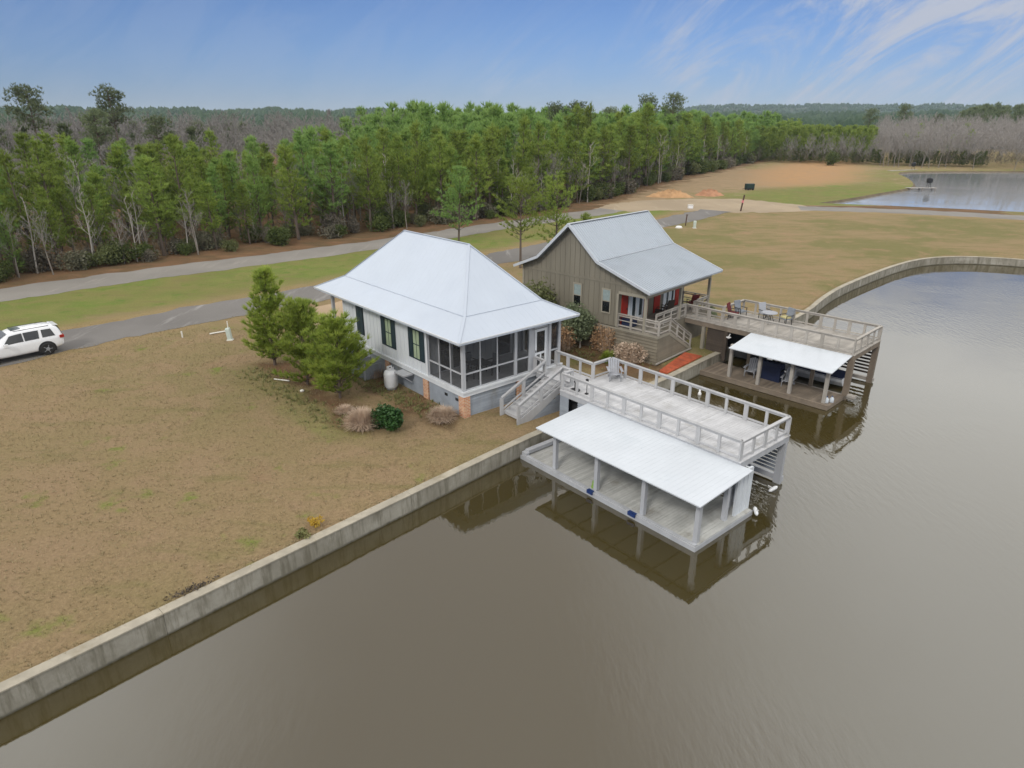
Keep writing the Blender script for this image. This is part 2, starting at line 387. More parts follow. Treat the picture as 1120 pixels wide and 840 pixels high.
SEAWALL = np.vstack([[(-70,-46.5),(-13.4,13.5),(.3,28.1),(9.4,36.8),(12.6,40.2)], smooth_pl([(12.9,40.5),(23.2,50.8),(26.2,55.2),(29.8,59.6),(36.3,66.),(40.8,70.1),(45.5,73.6),(50.8,74.6),(55.6,72.7),(64,67),(78,55),(110,30),(150,-10)], 1.6, 2)])
LAKE = np.vstack([SEAWALL, [(150,-90),(-70,-90)]])
POND = smooth_pl([(55.6,125.1),(65.1,132.9),(80.6,147.4),(88.8,154.7),(95.5,165.3),(104.5,184.7),(110.2,201.5),(120.1,209.3),(153,209.8),(200,205),(240,180),(220,130),(150,90),(122,92),(83.6,112),(69.9,119.5),(55.6,125.1)], 3., 1)[:-1]
MAIN = smooth_pl([(-80,14),(-62,35),(-43.5,56.1),(-36.8,63),(-27.5,71.1),(-20.7,77.1),(-14,83.1),(-2.7,95.7),(11,108.9),(20,118.5),(31,122),(41,120),(52,116.5),(66,112.5),(78.5,105),(110,82),(150,50)], 2.)
LANE = smooth_pl([(-62,8),(-56.5,14.3),(-29.65,43.9),(-24.6,49.4),(-16.3,57.),(1.5,75.2),(24.1,101.9),(34,114)], 1.5)
TREES = smooth_pl([(-84,18),(-66,38),(-47.4,61.1),(-43.1,67),(-36.5,74.3),(-24.5,86.2),(-17.4,92.3),(-5.5,103.2),(13.3,125.1),(28.7,155.8),(51.7,198),(94.6,270.2),(123.9,324.8)], 3., 1)
APRON = [(14,116.5),(17,122.5),(24,129),(34,132.3),(44,132),(51,122),(52,114.5),(46,112.3),(41,111.2),(36,111.2),(30,113.5),(24,114.2),(19,112.5)]
PAD = [(-16.6,50.6),(-13.6,43.9),(-11.3,42.3),(-6.6,45.9),(-3,50),(-4,62),(-8,62)]
ORANGE = [(55.,158.),(70.,205.),(108.,268.),(128.,266.),(108.,215.),(88.,175.),(68.,157.)]

def gz(x, y):
    """the lawn dips a little towards the seawall"""
    P = np.array([[x, y]]) if np.isscalar(x) else np.c_[x, y]
    z = -.21*sstep(3.6, .5, pl_dist(P, SEAWALL)[0]); return float(z[0]) if np.isscalar(x) else z

def build_ground():
    pts = [SEAWALL, POND]; rng = np.random.default_rng(3)
    def grid(x0, x1, y0, y1, st):
        g = np.stack(np.meshgrid(np.arange(x0, x1+.1, st), np.arange(y0, y1+.1, st)), -1).reshape(-1, 2)
        return g + rng.uniform(-.25, .25, g.shape)*st
    near = grid(-75, 75, -50, 135, 1.7); far = grid(-320, 340, -90, 420, 9.); out = grid(-3400, 3400, -300, 5600, 340.)
    inn = lambda P, x0, x1, y0, y1: (P[:,0] > x0) & (P[:,0] < x1) & (P[:,1] > y0) & (P[:,1] < y1)
    far = far[~inn(far, -76, 76, -51, 136)]; out = out[~inn(out, -330, 350, -100, 430)]
    G = np.vstack([near, far, out]); lk = np.vstack([SEAWALL, [(150,-90),(-70,-90)]])
    G = G[~inside(G, lk)]; G = G[~inside(G, POND)]
    for pl in (lk, np.vstack([POND, POND[:1]])): G = G[pl_dist(G, pl)[0] > .5]
    n0, n1 = len(lk), len(POND); V = np.vstack([lk, POND, G])
    E = [(i, (i+1) % n0) for i in range(n0)] + [(n0+i, n0+(i+1) % n1) for i in range(n1)]
    vo, eo, fo, *_ = geometry.delaunay_2d_cdt([Vector(p) for p in V], E, [], 0, 1e-5)
    P = np.array([tuple(v) for v in vo]); T = np.array([f for f in fo if len(f) == 3])
    c = P[T].mean(1); T = T[~inside(c, lk) & ~inside(c, POND)]
    # zones
    dm, sm, am = pl_dist(P, MAIN); dl, sl, al = pl_dist(P, LANE); dp = pl_dist(P, np.vstack([POND, POND[:1]]))[0]; dt, st_, _ = pl_dist(P, TREES); dw, sw, aw = pl_dist(P, SEAWALL)
    x, y = P[:,0], P[:,1]
    A = np.zeros((len(P), 4)); B = np.zeros((len(P), 4)); A[:,3] = B[:,3] = 1
    verge = inside(P, np.vstack([MAIN[:int(len(MAIN)*.63)], LANE[::-1]]))
    A[:,0] = np.where(verge, .95-.55*sstep(9, 3., dl), 0)
    B[:,2] = np.where(verge, .62*sstep(5.2, 3., dl), 0)
    beyond = (sm > 0) & (am < 205)
    B[:,1] = np.where(beyond & (y < 121), 1, 0)
    right = (sl < 0) & (sw > 0) & ~beyond
    B[:,0] = np.where(right, sstep(3, 12, x+.25*(y-45)), 0)
    B[:,2] = np.maximum(B[:,2], np.where((sl < 0) & (sw > 0), .56*sstep(4.6, 2.6, dl)*sstep(60, 45, y), 0))
    B[:,2] = np.maximum(B[:,2], np.where((sm < 0) & (x > 40), .66*sstep(7.5, 3.5, dm), 0))
    field = (sm > 0) & (y >= 121) & (x > 10) | (y > 133) & (x > 20)
    field &= ~((st_ > 0) & (dt > 4))
    A[:,1] = np.where(field, 1, A[:,1])
    A[:,0] = np.where(field, np.maximum(.95*sstep(26, 10, dp)*sstep(175, 150, y), .58*sstep(40, 15, dp)), A[:,0])
    A[:,0] = np.where(field & (y > 215), .45, A[:,0]); A[:,0] = np.where(field & (sm > 0) & (dm < 12) & (x > 38), .75, A[:,0])
    do = pl_dist(P, np.array(ORANGE+ORANGE[:1]))[0]; io = inside(P, ORANGE)
    A[:,2] = np.clip(np.where(io, .5+do/40, .5-do/22), 0, .85)
    forest = (st_ > 0) & (dt > -1); B[:,1] = np.where(forest & (dt > 0), 1, B[:,1])
    B[:,1] = np.maximum(B[:,1], np.where((y >= 115) & (st_ < 0), .8*sstep(9, 2, dt), 0))
    for pl, r in ((np.array([(-14.6,38.6),(-11.6,35.2),(-9.2,33.),(-7.2,29.3)]), .9), (np.array([(2.2,41.5),(4.5,42),(6.2,39.6),(7.3,38.2)]), 2.0), (np.array([(-9.3,38.2),(-6.4,34.6),(-3.4,30.4)]), .9)):
        B[:,1] = np.maximum(B[:,1], .85*sstep(r*1.6, r*.5, pl_dist(P, pl)[0]))
    A[:,0] = np.maximum(A[:,0], .50*sstep(3.0, 1.2, np.abs(pl_dist(P, np.array([(-15.3,37.),(-12,33.4),(-10,31.6),(-8,29.2)]))[0]))) # greener ring round the pine bed
    z = -.21*sstep(3.6, .5, dw)
    ob = mesh_np('ground', np.c_[P, z], T, M['ground'])
    for nm, Z in (('zone_a', A), ('zone_b', B)):
        at = ob.data.color_attributes.new(nm, 'FLOAT_COLOR', 'POINT'); at.data.foreach_set('color', Z.astype(np.float32).ravel())
    bm = bmesh.new(); bm.from_mesh(ob.data); bmesh.ops.recalc_face_normals(bm, faces=bm.faces)
    if sum(f.normal.z for f in bm.faces) < 0: bmesh.ops.reverse_faces(bm, faces=bm.faces)
    bm.to_mesh(ob.data); bm.free()
    tag(ob, 'dormant brown lawn, green verge and tan field', 'ground', kind='structure')
build_ground()

def sheet(name, poly, z, mat, label, jit=.0, kind='structure'):
    P = resample(np.vstack([poly, poly[:1]]), .8)[:-1]; P = P+RNG.normal(0, jit, P.shape)
    tri = geometry.tessellate_polygon([[Vector((*p, 0)) for p in P]])
    ob = mesh_np(name, np.c_[P, np.full(len(P), z)], np.array(tri), mat); tag(ob, label, kind=kind)
    return ob
def road(name, cl, w, z, mat, label, jit=.2):
    cl = resample(cl, .7); d = np.gradient(cl, axis=0); d /= np.hypot(*d.T)[:,None]; n = np.c_[-d[:,1], d[:,0]]
    k = np.convolve(RNG.normal(0, jit, len(cl)+8), np.ones(3)/1.7, 'same')[:len(cl)]; k2 = np.convolve(RNG.normal(0, jit, len(cl)+8), np.ones(3)/1.7, 'same')[:len(cl)]
    V = np.vstack([cl+n*(w/2+k)[:,None], cl-n*(w/2+k2)[:,None]]); m = len(cl)
    F = [(i, m+i, m+i+1, i+1) for i in range(m-1)]
    ob = mesh_np(name, np.c_[V, np.full(2*m, z)], F, mat); tag(ob, label, kind='structure'); return ob
sheet('driveway', PAD, .004, M['pad'], 'sandy gravel driveway behind the white cottage', .12)
sheet('dirt_track', APRON, .008, M['dirt'], 'pale dirt where the two roads meet', .25)
am_ = resample(MAIN, 1.)
split = int(np.argmin(np.hypot(*(am_-np.array((17.5,116))).T))); split2 = int(np.argmin(np.hypot(*(am_-np.array((49,117.6))).T)))
road('road', am_[:split], 5.6, .012, M['road'], 'weathered grey asphalt road along the pine wood')
road('road', am_[split2:], 6.4, .012, M['road'], 'pale asphalt road running past the far pond')
road('lane', LANE, 5.2, .016, M['lane'], 'dark asphalt lane behind the two cottages')

# water
lk = MB().poly([(-75,-95,-1),(155,-95,-1),(155,82,-1),(-75,82,-1)]).build('lake', M['lake'], fixn=False); tag(lk, 'brown lake water', kind='structure')
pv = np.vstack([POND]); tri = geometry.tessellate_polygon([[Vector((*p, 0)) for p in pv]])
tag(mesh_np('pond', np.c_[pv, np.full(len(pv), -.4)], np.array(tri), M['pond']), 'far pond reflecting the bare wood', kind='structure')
cen = POND.mean(0); inn_ = POND+(cen-POND)/np.hypot(*(cen-POND).T)[:,None]*.9; n = len(POND)
tag(mesh_np('pond_bank', np.vstack([np.c_[POND, np.zeros(n)], np.c_[inn_, np.full(n, -.6)]]), [(i, (i+1) % n, n+(i+1) % n, n+i) for i in range(n)], surf('mud_bank', (.15,.115,.07), .95, .3, .6)), 'muddy bank of the far pond', kind='structure')
for nm in ('lake', 'pond'):
    me = bpy.data.objects[nm].data
    if me.polygons[0].normal.z < 0: me.flip_normals()

# concrete seawall: cast panels with open joints and a pale cap
def build_seawall():
    t = Thing('seawall', 'long stained concrete seawall between the lawn and the brown lake', 'wall', off=(.3,28.1,0))
    P = resample(SEAWALL, 2.4); body = MB(); cap = MB(); up = Vector((0,0,1))
    for i in range(len(P)-1):
        if np.hypot(*P[i]) > 125: continue
        a, b = Vector((*P[i], 0)), Vector((*P[i+1], 0)); d = (b-a).normalized(); nn = Vector((d.y, -d.x, 0)); j = .006*math.sin(i*.7)
        g = .010 if i % 4 == 0 else 0.; a2, b2 = a+d*g, b; top = -.215
        body.prism([a2+nn*j-up*1.35, a2+nn*j+up*top, a2-nn*(.34-j)+up*top, a2-nn*(.34-j)-up*1.35], b2-a2)
        cap.prism([a2+nn*(j+.025)+up*(top+.002), a2+nn*(j+.025)+up*(top+.05), a2-nn*(.36-j)+up*(top+.05), a2-nn*(.36-j)+up*(top+.002)], b2-a2)
    t.part(body, 'wall_panel', M['concrete']); t.part(cap, 'capping', surf('cap_concrete', (.40,.36,.285), .9, .25, .9, stain=(.24,.20,.13)))
build_seawall()
# ------------------------------------------------------------------ buildings
FA = Frame(-2.388, 30.534, .708)      # white cottage: x along the screened front, y back along its left side
FB = Frame(8.034, 39.219, .823)       # taupe cottage: x along the ridge, y back from the porch posts
FC = Frame(19.039, 35.252, .767)      # taupe boathouse: origin at its outer near corner

def ribs(mb, pts, sp, w=.03, h=.02, inset=.0):
    """standing seams running up a roof plane"""
    P = [Vector(p) for p in pts]; n = (P[1]-P[0]).cross(P[2]-P[0]).normalized()
    if n.z < 0: n = -n
    e = Vector((0,0,1)).cross(n).normalized(); s = n.cross(e).normalized(); o = P[0]
    q = [((p-o).dot(e), (p-o).dot(s)) for p in P]; lo = min(a for a, _ in q); hi = max(a for a, _ in q)
    k = max(1, round((hi-lo)/sp)); st = (hi-lo)/k
    for i in range(k):
        t = lo+(i+.5)*st; xs = []
        for (a0, b0), (a1, b1) in zip(q, q[1:]+q[:1]):
            if (a0 <= t < a1) or (a1 <= t < a0): xs.append(b0+(b1-b0)*(t-a0)/(a1-a0))
        if len(xs) < 2: continue
        a, b = min(xs)+.01+inset, max(xs)-.01
        if b-a < .08: continue
        mb.bar(o+e*t+s*a+n*(h/2-.002), o+e*t+s*b+n*(h/2-.002), w, h, n)

def railing(t, path, z, hgt=.86, sp=.95, mat='rail_grey', big=.2, small=.13, ends=(1,1), th=.07, mid=None, pfirst=True):
    """boards-and-cap deck railing: flat posts, a wide cap, a top and a bottom rail"""
    m = M[mat]; path = [Vector((*p, 0)) for p in path]; up = Vector((0,0,1)); rail = MB(); low = MB()
    for i in range(len(path)-1):
        a, b = path[i], path[i+1]; d = (b-a); L = d.length; d.normalize(); k = max(1, round(L/sp))
        for j in range(k+1):
            if j == k and i < len(path)-2: continue
            if (i == 0 and j == 0 and not ends[0]) or (i == len(path)-2 and j == k and not ends[1]): continue
            p = a+d*(L*j/k); w = big if (j % 2 == 0 or j == k) else small
            mb = MB().bar(p+up*z, p+up*(z+hgt-.03), th, w if True else w, Vector((d.x, d.y, 0)))
            t.part(mb, 'railing_post', m)
        e = d*.06
        rail.bar(a+up*(z+hgt), b+up*(z+hgt), .15, .05); rail.bar(a+up*(z+hgt-.074), b+up*(z+hgt-.074), .04, .10); low.bar(a+up*(z+.13), b+up*(z+.13), .04, .085)
    t.part(rail, 'handrail', m); t.part(low, 'bottom_rail', m)

def planks(mb, x0, x1, y0, y1, z, th, along='x', w=.14, gap=.008):
    L = (y1-y0) if along == 'x' else (x1-x0); k = max(1, round(L/w)); st = L/k
    for i in range(k):
        j = random.uniform(-.004, .004)
        if along == 'x': mb.box(x0, x1, y0+i*st+gap/2, y0+(i+1)*st-gap/2, z-th, z+j)
        else: mb.box(x0+i*st+gap/2, x0+(i+1)*st-gap/2, y0, y1, z-th, z+j)
    return mb

# ---- white cottage -------------------------------------------------
W1, L1, ZF, ZE = 6.637, 13.845, 1.37, 4.196
def white_cottage():
    t = Thing('cottage', 'white board and batten cottage with pale hipped metal roof and screened porch', 'cottage', FA)
    yp, yb = 3.08, 12.18
    # roof: steep hip over a flatter skirt
    o, b, zb, zr = .69, 1.42, 4.927, 7.778; rf, rb = 3.686, 3.79
    E = [(-o,-o,ZE),(W1+o,-o,ZE),(W1+o,L1+o,ZE),(-o,L1+o,ZE)]
    Bk = [(-o+b,-o+b,zb),(W1+o-b,-o+b,zb),(W1+o-b,L1+o-b,zb),(-o+b,L1+o-b,zb)]
    r0, r1 = (W1/2, rf, zr), (W1/2, L1-rb, zr)
    faces = [[E[i], E[(i+1)%4], Bk[(i+1)%4], Bk[i]] for i in range(4)] + [[Bk[0],Bk[1],r0], [Bk[1],Bk[2],r1,r0], [Bk[2],Bk[3],r1], [Bk[3],Bk[0],r0,r1]]
    rm = MB(); seam = MB()
    for f in faces: rm.poly(f); ribs(seam, f, .41, .014, .004)
    low = [(x, y, ZE-.13) for x, y, _ in E]; i2 = [(.05,.05,ZE-.13),(W1-.05,.05,ZE-.13),(W1-.05,L1-.05,ZE-.13),(.05,L1-.05,ZE-.13)]
    for i in range(4): rm.poly([low[i], low[(i+1)%4], E[(i+1)%4], E[i]]); rm.poly([i2[i], i2[(i+1)%4], low[(i+1)%4], low[i]])
    rm.poly(i2)
    roof = t.part(rm, 'roof', M['roof_white']); t.part(seam, 'standing_seam', M['roof_white'], roof)
    cap = MB()
    for a, c in ((r0,r1),(r0,Bk[0]),(r0,Bk[1]),(r1,Bk[2]),(r1,Bk[3]),(Bk[0],E[0]),(Bk[1],E[1]),(Bk[2],E[2]),(Bk[3],E[3])): cap.bar(Vector(a)+Vector((0,0,.012)), Vector(c)+Vector((0,0,.012)), .13, .014)
    for i in range(4): cap.bar(Vector(Bk[i])+Vector((0,0,.008)), Vector(Bk[(i+1)%4])+Vector((0,0,.008)), .06, .016)
    t.part(cap, 'ridge_cap', M['roof_white'], roof)
    dr = MB()
    for i in range(4): dr.bar(Vector(E[i])+Vector((0,0,-.02)), Vector(E[(i+1)%4])+Vector((0,0,-.02)), .05, .06)
    t.part(dr, 'drip_edge', M['trim_white'], roof)
    # body: board and batten
    wl = MB().box(0, W1, yp, yb, ZF, ZE-.14)
    y = yp+.2
    while y < yb: wl.box(-.022, 0, y-.02, y+.02, ZF, ZE-.14); y += .405
    x = .2
    while x < W1: wl.box(x-.02, x+.02, yp-.02, yp, ZF, ZE-.14); x += .405
    t.part(wl, 'wall', M['siding_white'])
    for y0_, y1_ in ((yp-.02, yp+.12), (yb-.12, yb)): t.part(MB().box(-.035, .0, y0_, y1_, ZF, ZE-.14), 'corner_board', M['trim_white'])
    # windows with a pair of shutters; the rear one shows only its shutter past the pines
    for yc in (10.1, 6.88, 4.04):
        w, z0, z1 = .30, 2.08, 3.62
        if yc > 9:     # the rear window is closed by its two shutters
            win = t.part(MB().box(-.04,-.0225, yc-.42, yc+.42, z0-.08, z1+.08), 'window', M['shutter'])
            for s in (-1, 1):
                sh = MB().box(-.058,-.0405, yc+s*.2-.19, yc+s*.2+.19, z0-.05, z1+.05); zz = z0+.06
                while zz < z1-.02: sh.prism([(-.058, yc+s*.2-.15, zz), (-.072, yc+s*.2-.15, zz), (-.058, yc+s*.2-.15, zz+.05)], (0, .3, 0)); zz += .09
                t.part(sh, 'shutter', M['shutter'], win)
            continue
        f = MB().box(-.05,-.0225, yc-w-.05, yc-w, z0-.05, z1+.05).box(-.05,-.0225, yc+w, yc+w+.05, z0-.05, z1+.05).box(-.05,-.0225, yc-w, yc+w, z1, z1+.05).box(-.065,-.0225, yc-w, yc+w, z0-.05, z0)
        f.box(-.045,-.0225, yc-w, yc+w, (z0+z1)/2-.025, (z0+z1)/2+.025).box(-.042,-.0225, yc-.012, yc+.012, z0, z1)
        win = t.part(f, 'window', M['shutter'])
        t.part(MB().box(-.03,-.0232, yc-w, yc+w, z0, z1), 'pane', M['pane'] if yc > 9 else M['curtain_green'], win)
        for s in (-1, 1):
            ys = yc+s*(w+.055+.2)
            if yc > 9: ys = yc+s*(w+.055+.2)
            sh = MB().box(-.048,-.023, ys-.2, ys+.2, z0-.06, z1+.06); zz = z0+.06
            while zz < z1-.02: sh.prism([(-.048, ys-.15, zz), (-.062, ys-.15, zz), (-.048, ys-.15, zz+.05)], (0, .3, 0)); zz += .09
            t.part(sh, 'shutter', M['shutter'], win)
    # floor, band and piers
    fl = MB(); planks(fl, .1, W1-.1, .1, yp-.0, ZF, .05, 'y'); planks(fl, .1, W1-.1, yb, L1-.1, ZF, .05, 'y'); fl.box(.1, W1-.1, .1, L1-.1, ZF-.2, ZF-.055)
    t.part(fl, 'floor', M['trim_grey'])
    bd = MB().box(-.05, W1+.05, -.05, .09, 1.10, ZF+.012).box(-.05, .09, .09, L1-.1, 1.10, ZF+.012).box(W1-.09, W1+.05, .09, L1-.1, 1.10, ZF+.012).box(-.05, W1+.05, L1-.1, L1+.05, 1.10, ZF+.012)
    bd.box(-.10, W1+.10, -.10, -.05, 1.30, ZF+.02).box(-.10, -.05, -.05, L1+.05, 1.30, ZF+.02)
    t.part(bd, 'floor_band', M['trim_white'])
    sk = MB()
    for a, c in ((.35, 3.1),(3.62, 7.0),(7.5, 10.6),(11.1, 13.7)): sk.box(.04, .07, a, c, -.05, 1.10)
    t.part(sk, 'foundation_panel', M['skirt_grey'])
    sl = MB().lap((.35,.06),(3.42,.06), -.05, 1.10, (0,-1), .14).lap((4.0,.06),(W1-.3,.06), -.05, 1.10, (0,-1), .14)
    t.part(sl, 'slatted_skirt', M['skirt_grey'])
    for (x, y) in ((.16,.16),(.16,3.36),(.16,7.25),(.16,10.85),(.16,13.6),(3.7,.16),(W1-.16,.16),(W1-.16,L1-.2)):
        t.part(MB().box(x-.19, x+.19, y-.23, y+.23, -.08, 1.098), 'brick_pier', M['brick'])
    for yv in (1.55, .62): t.part(MB().box(.02,.038, yv-.12, yv+.12, .72, .86), 'vent', M['black_metal'])
    # screened porch: posts, thin mullions, a waist rail, dark screens
    def post(x, y, w=.17): t.part(MB().box(x-w/2, x+w/2, y-w/2, y+w/2, ZF+.021, ZE-.131), 'porch_post', M['trim_grey'])
    for x in (.085, 3.42, 4.42, 5.84, W1-.085): post(x, .085)
    post(W1-.085, yp-.1, .15); post(.085, L1-.12); post(W1-.085, L1-.12); post(W1/2, L1-.12)
    mu = MB(); zt = ZE-.3
    for x in (1.12, 2.22): mu.box(x-.035, x+.035, .05, .12, ZF+.021, zt)
    for y in (1.12, 2.1): mu.box(.05, .12, y-.035, y+.035, ZF+.021, zt)
    mu.box(.05,.12, yp-.08, yp-.025, ZF+.021, zt)
    zr_ = 2.24
    for a, c in ((.17,1.085),(1.155,2.185),(2.255,3.335),(3.505,4.335),(5.925,W1-.17)): mu.box(a, c, .055, .115, zr_-.04, zr_+.04); mu.box(a, c, .055, .115, ZF+.021, ZF+.08)
    for a, c in ((.17,1.085),(1.155,2.065),(2.135,yp-.08)): mu.box(.055, .115, a, c, zr_-.04, zr_+.04); mu.box(.055, .115, a, c, ZF+.021, ZF+.08)
    mu.box(.02, W1-.02, .03, .14, zt, ZE-.131).box(.03, .14, .14, yp, zt, ZE-.131)
    t.part(mu, 'screen_frame', M['trim_grey'])
    for a, c in ((.17,1.085),(1.155,2.185),(2.255,3.335),(3.505,4.335),(5.925,W1-.17)): t.part(MB().poly([(a,.085,ZF+.08),(c,.085,ZF+.08),(c,.085,zt),(a,.085,zt)]), 'screen', M['screen'])
    for a, c in ((.17,1.085),(1.155,2.065),(2.135,yp-.08)): t.part(MB().poly([(.085,a,ZF+.08),(.085,c,ZF+.08),(.085,c,zt),(.085,a,zt)]), 'screen', M['screen'])
    t.part(MB().poly([(W1-.085,.17,ZF+.08),(W1-.085,yp-.2,ZF+.08),(W1-.085,yp-.2,zt),(W1-.085,.17,zt)]), 'screen', M['screen'])
    # screen door
    x0, x1, z0, z1 = 4.78, 5.62, ZF+.03, 3.62
    t.part(MB().box(4.51, x0-.02, .05, .12, z0, zt).box(x1+.02, 5.75, .05, .12, z0, zt).box(4.51, 5.75, .05, .12, z1+.04, zt-.002), 'door_frame', M['trim_grey'])
    dr = MB().box(x0, x0+.13, .04, .09, z0, z1).box(x1-.13, x1, .04, .09, z0, z1).box(x0+.13, x1-.13, .04, .09, z1-.14, z1).box(x0+.13, x1-.13, .04, .09, z0, z0+.16).box(x0+.13, x1-.13, .04, .09, z0+.82, z0+.93).box((x0+x1)/2-.05, (x0+x1)/2+.05, .045, .085, z0+.16, z0+.82)
    door = t.part(dr, 'screen_door', M['trim_white'])
    t.part(MB().poly([(x0+.13,.066,z0+.16),(x1-.13,.066,z0+.16),(x1-.13,.066,z1-.14),(x0+.13,.066,z1-.14)]), 'screen', M['screen'], door)
    t.part(MB().box(x0+.03, x0+.07, .005, .038, z0+.95, z0+1.08), 'handle', M['black_metal'], door)
    # wall of the house seen through the screens: dark glazed doors and a window
    for a, c, z0_, z1_ in ((.7, 1.45, 1.45, 3.5), (1.6, 2.35, 1.45, 3.5), (4.7, 5.6, 1.45, 3.5)):
        g = t.part(MB().box(a-.08, a, yp-.045, yp-.021, z0_-.03, z1_+.08).box(c, c+.08, yp-.045, yp-.021, z0_-.03, z1_+.08).box(a, c, yp-.045, yp-.021, z1_, z1_+.08), 'glass_door', M['trim_white'])
        t.part(MB().box(a, c, yp-.035, yp-.0215, z0_, z1_), 'pane', M['pane_dark'], g)
    # rear porch rail
    rr = MB()
    for z in (ZF+.85, ZF+.5, ZF+.15): rr.bar((.085, yb, z), (.085, L1-.2, z), .06, .07)
    t.part(rr, 'porch_rail', M['trim_grey'])
white_cottage()

# ---- grey boathouse of the white cottage ---------------------------
def grey_boathouse():
    X0, X1, Y0, Y1, ZD = 4.0, 7.75, -12.82, -2.72, 1.32; PZ = -.79; PX = .56
    t = Thing('boathouse', 'light grey boathouse with railed sun deck and white lean-to roof over the dock', 'boathouse', FA, (X0, Y0, -1))
    fl = MB(); planks(fl, X0-.06, X1+.06, Y0-.06, Y1, ZD, .04, 'x'); planks(fl, X0+.75, 6.35, Y1+.001, -.07, ZD, .04, 'x')
    t.part(fl, 'deck_floor', M['deck_grey'])
    fr = MB().box(X0-.03, X1+.03, Y0-.03, Y0+.06, ZD-.30, ZD-.041).box(X0-.03, X0+.06, Y0+.06, Y1, ZD-.30, ZD-.041).box(X1-.06, X1+.03, Y0+.06, Y1, ZD-.30, ZD-.041).box(X0+.06, X1-.06, Y1-.08, Y1, ZD-.30, ZD-.041)
    y = Y0+.6
    while y < Y1-.2: fr.box(X0+.06, X1-.06, y-.03, y+.03, ZD-.26, ZD-.041); y += .62
    fr.box(4.78, 6.33, -.16, -.08, ZD-.30, ZD-.041).box(4.78, 4.86, Y1+.01, -.16, ZD-.30, ZD-.041).box(6.25, 6.33, Y1+.01, -.16, ZD-.30, ZD-.041)
    t.part(fr, 'deck_frame', M['trim_grey'])
    e = .07
    railing(t, [(4.72, -2.08), (4.72, Y1-e), (X0+e, Y1-e), (X0+e, Y0+e), (X1-e, Y0+e), (X1-e, Y1-e), (6.28, Y1-e), (6.28, -.05)], ZD)
    railing(t, [(4.72, -.05), (4.72, -.78)], ZD)
    # storage room below the landing end, lap sided, with a dark doorway
    w = MB().lap((X0+.02, -3.32), (X0+.02, Y1), -.35, ZD-.30, (-1,0), .13).lap((X0+.02, -4.45), (X0+.02, -3.95), -.7, ZD-.30, (-1,0), .13).lap((X0+.02, Y1), (X1, Y1), -.1, ZD-.30, (0,1), .13).lap((X1, -4.4), (X1, Y1), -.7, ZD-.30, (1,0), .13)
    w.lap((X0+.02, -3.95), (X0+.02, -3.32), -.7, -.05, (-1,0), .13)
    t.part(w, 'storage_wall', M['skirt_grey'])
    t.part(MB().box(X0+.6, X1-.1, -4.4, -4.3, -.75, ZD-.31).box(X0+.5, X0+.55, -4.3, Y1-.1, -.1, ZD-.31), 'storage_partition', M['dark_int'])
    # boat slip: slatted outer wall with gaps, end posts and beams standing in the water
    s = MB(); z = -.55
    while z < ZD-.4: s.prism([(X1-.06, Y0+.3, z), (X1-.03, Y0+.3, z), (X1-.03, Y0+.3, z+.12), (X1-.06, Y0+.3, z+.12)], (0, 8., 0)); z += .175
    t.part(s, 'slatted_wall', M['skirt_grey'])
    bm_ = MB().box(X1-.12, X1+.06, Y0-.05, -4.4, -.90, -.66).box(4.5, X1-.12, -4.62, -4.4, -.90, -.66)
    t.part(bm_, 'beam', M['trim_grey'])
    for y in (Y0+.12, -9.6, -6.9, -4.7): t.part(MB().box(X1-.22, X1-.065, y-.16, y+.16, -1.6, ZD-.30), 'slip_post', M['trim_grey'])
    # dividing wall between dock and slip: end panel, a post, knee wall, wide openings
    d = MB().box(3.45, 4.47, Y0-.34, Y0-.25, PZ, 1.10).box(4.39, 4.47, Y0-.25, Y0+.3, PZ, 1.02)
    for x in np.arange(3.55, 4.45, .3): d.box(x-.02, x+.02, Y0-.362, Y0-.34, PZ, 1.08)
    t.part(d, 'end_panel', M['siding_white'])
    for y in (-12.6, -10.9, -8.9, -6.9, -5.0): t.part(MB().box(X0-.08, X0+.08, y-.09, y+.09, PZ, ZD-.31), 'dividing_post', M['trim_grey'])
    t.part(MB().box(2.86, 3.04, Y0-.3, Y0-.12, PZ, 1.05), 'end_post', M['trim_grey'])
    # lower dock
    p = MB(); planks(p, PX, 4.42, -13.36, -3.72, PZ, .05, 'x'); t.part(p, 'dock_floor', M['dock_grey'])
    f = MB().box(PX-.03, PX, -13.4, -3.66, PZ-.24, PZ-.012).box(PX, 4.45, -13.4, -13.37, PZ-.24, PZ-.012).box(4.42, 4.46, -13.37, -4.6, PZ-.24, PZ-.012).box(PX, PX+.16, -13.36, -3.72, PZ+.006, PZ+.05)
    f.box(PX+.03, PX+.22, -4.02, -3.70, PZ+.006, PZ+.16).box(PX+.22, 3.9, -3.98, -3.72, PZ+.06, PZ+.24)
    t.part(f, 'dock_edge', M['trim_grey'])
    for y in (-13., -10.5, -8., -5.5):
        t.part(MB().box(.74, .92, y-.30, y-.12, PZ+.006, 1.0), 'roof_post', M['trim_grey'])
        for x in (.75, 2.4, 4.1): t.part(MB().tube([(x, y, -1.7), (x, y, PZ-.05)], .1, 8), 'pile', M['bark_grey'])
    # lean-to roof
    P = [(.27,-13.58,1.13),(3.96,-13.42,1.21),(3.96,-4.66,1.21),(.31,-4.94,1.13)]; th = .05
    r = MB().prism(P, (0,0,-th)); roof = t.part(r, 'lean_to_roof', M['roof_white2']); rb = MB(); ribs(rb, P, .23, .02, .007); t.part(rb, 'standing_seam', M['roof_white2'], roof)
    ra = MB().bar((.83,-13.4,1.04),(.83,-5.0,1.04), .08, .08).bar((.33,-13.44,1.04),(3.94,-13.34,1.12), .05, .08).bar((.37,-5.0,1.04),(3.94,-4.76,1.12), .05, .08)
    for y in np.arange(-12.4, -5, 1.05): ra.bar((.40,y,1.05),(3.94,y,1.125), .045, .05)
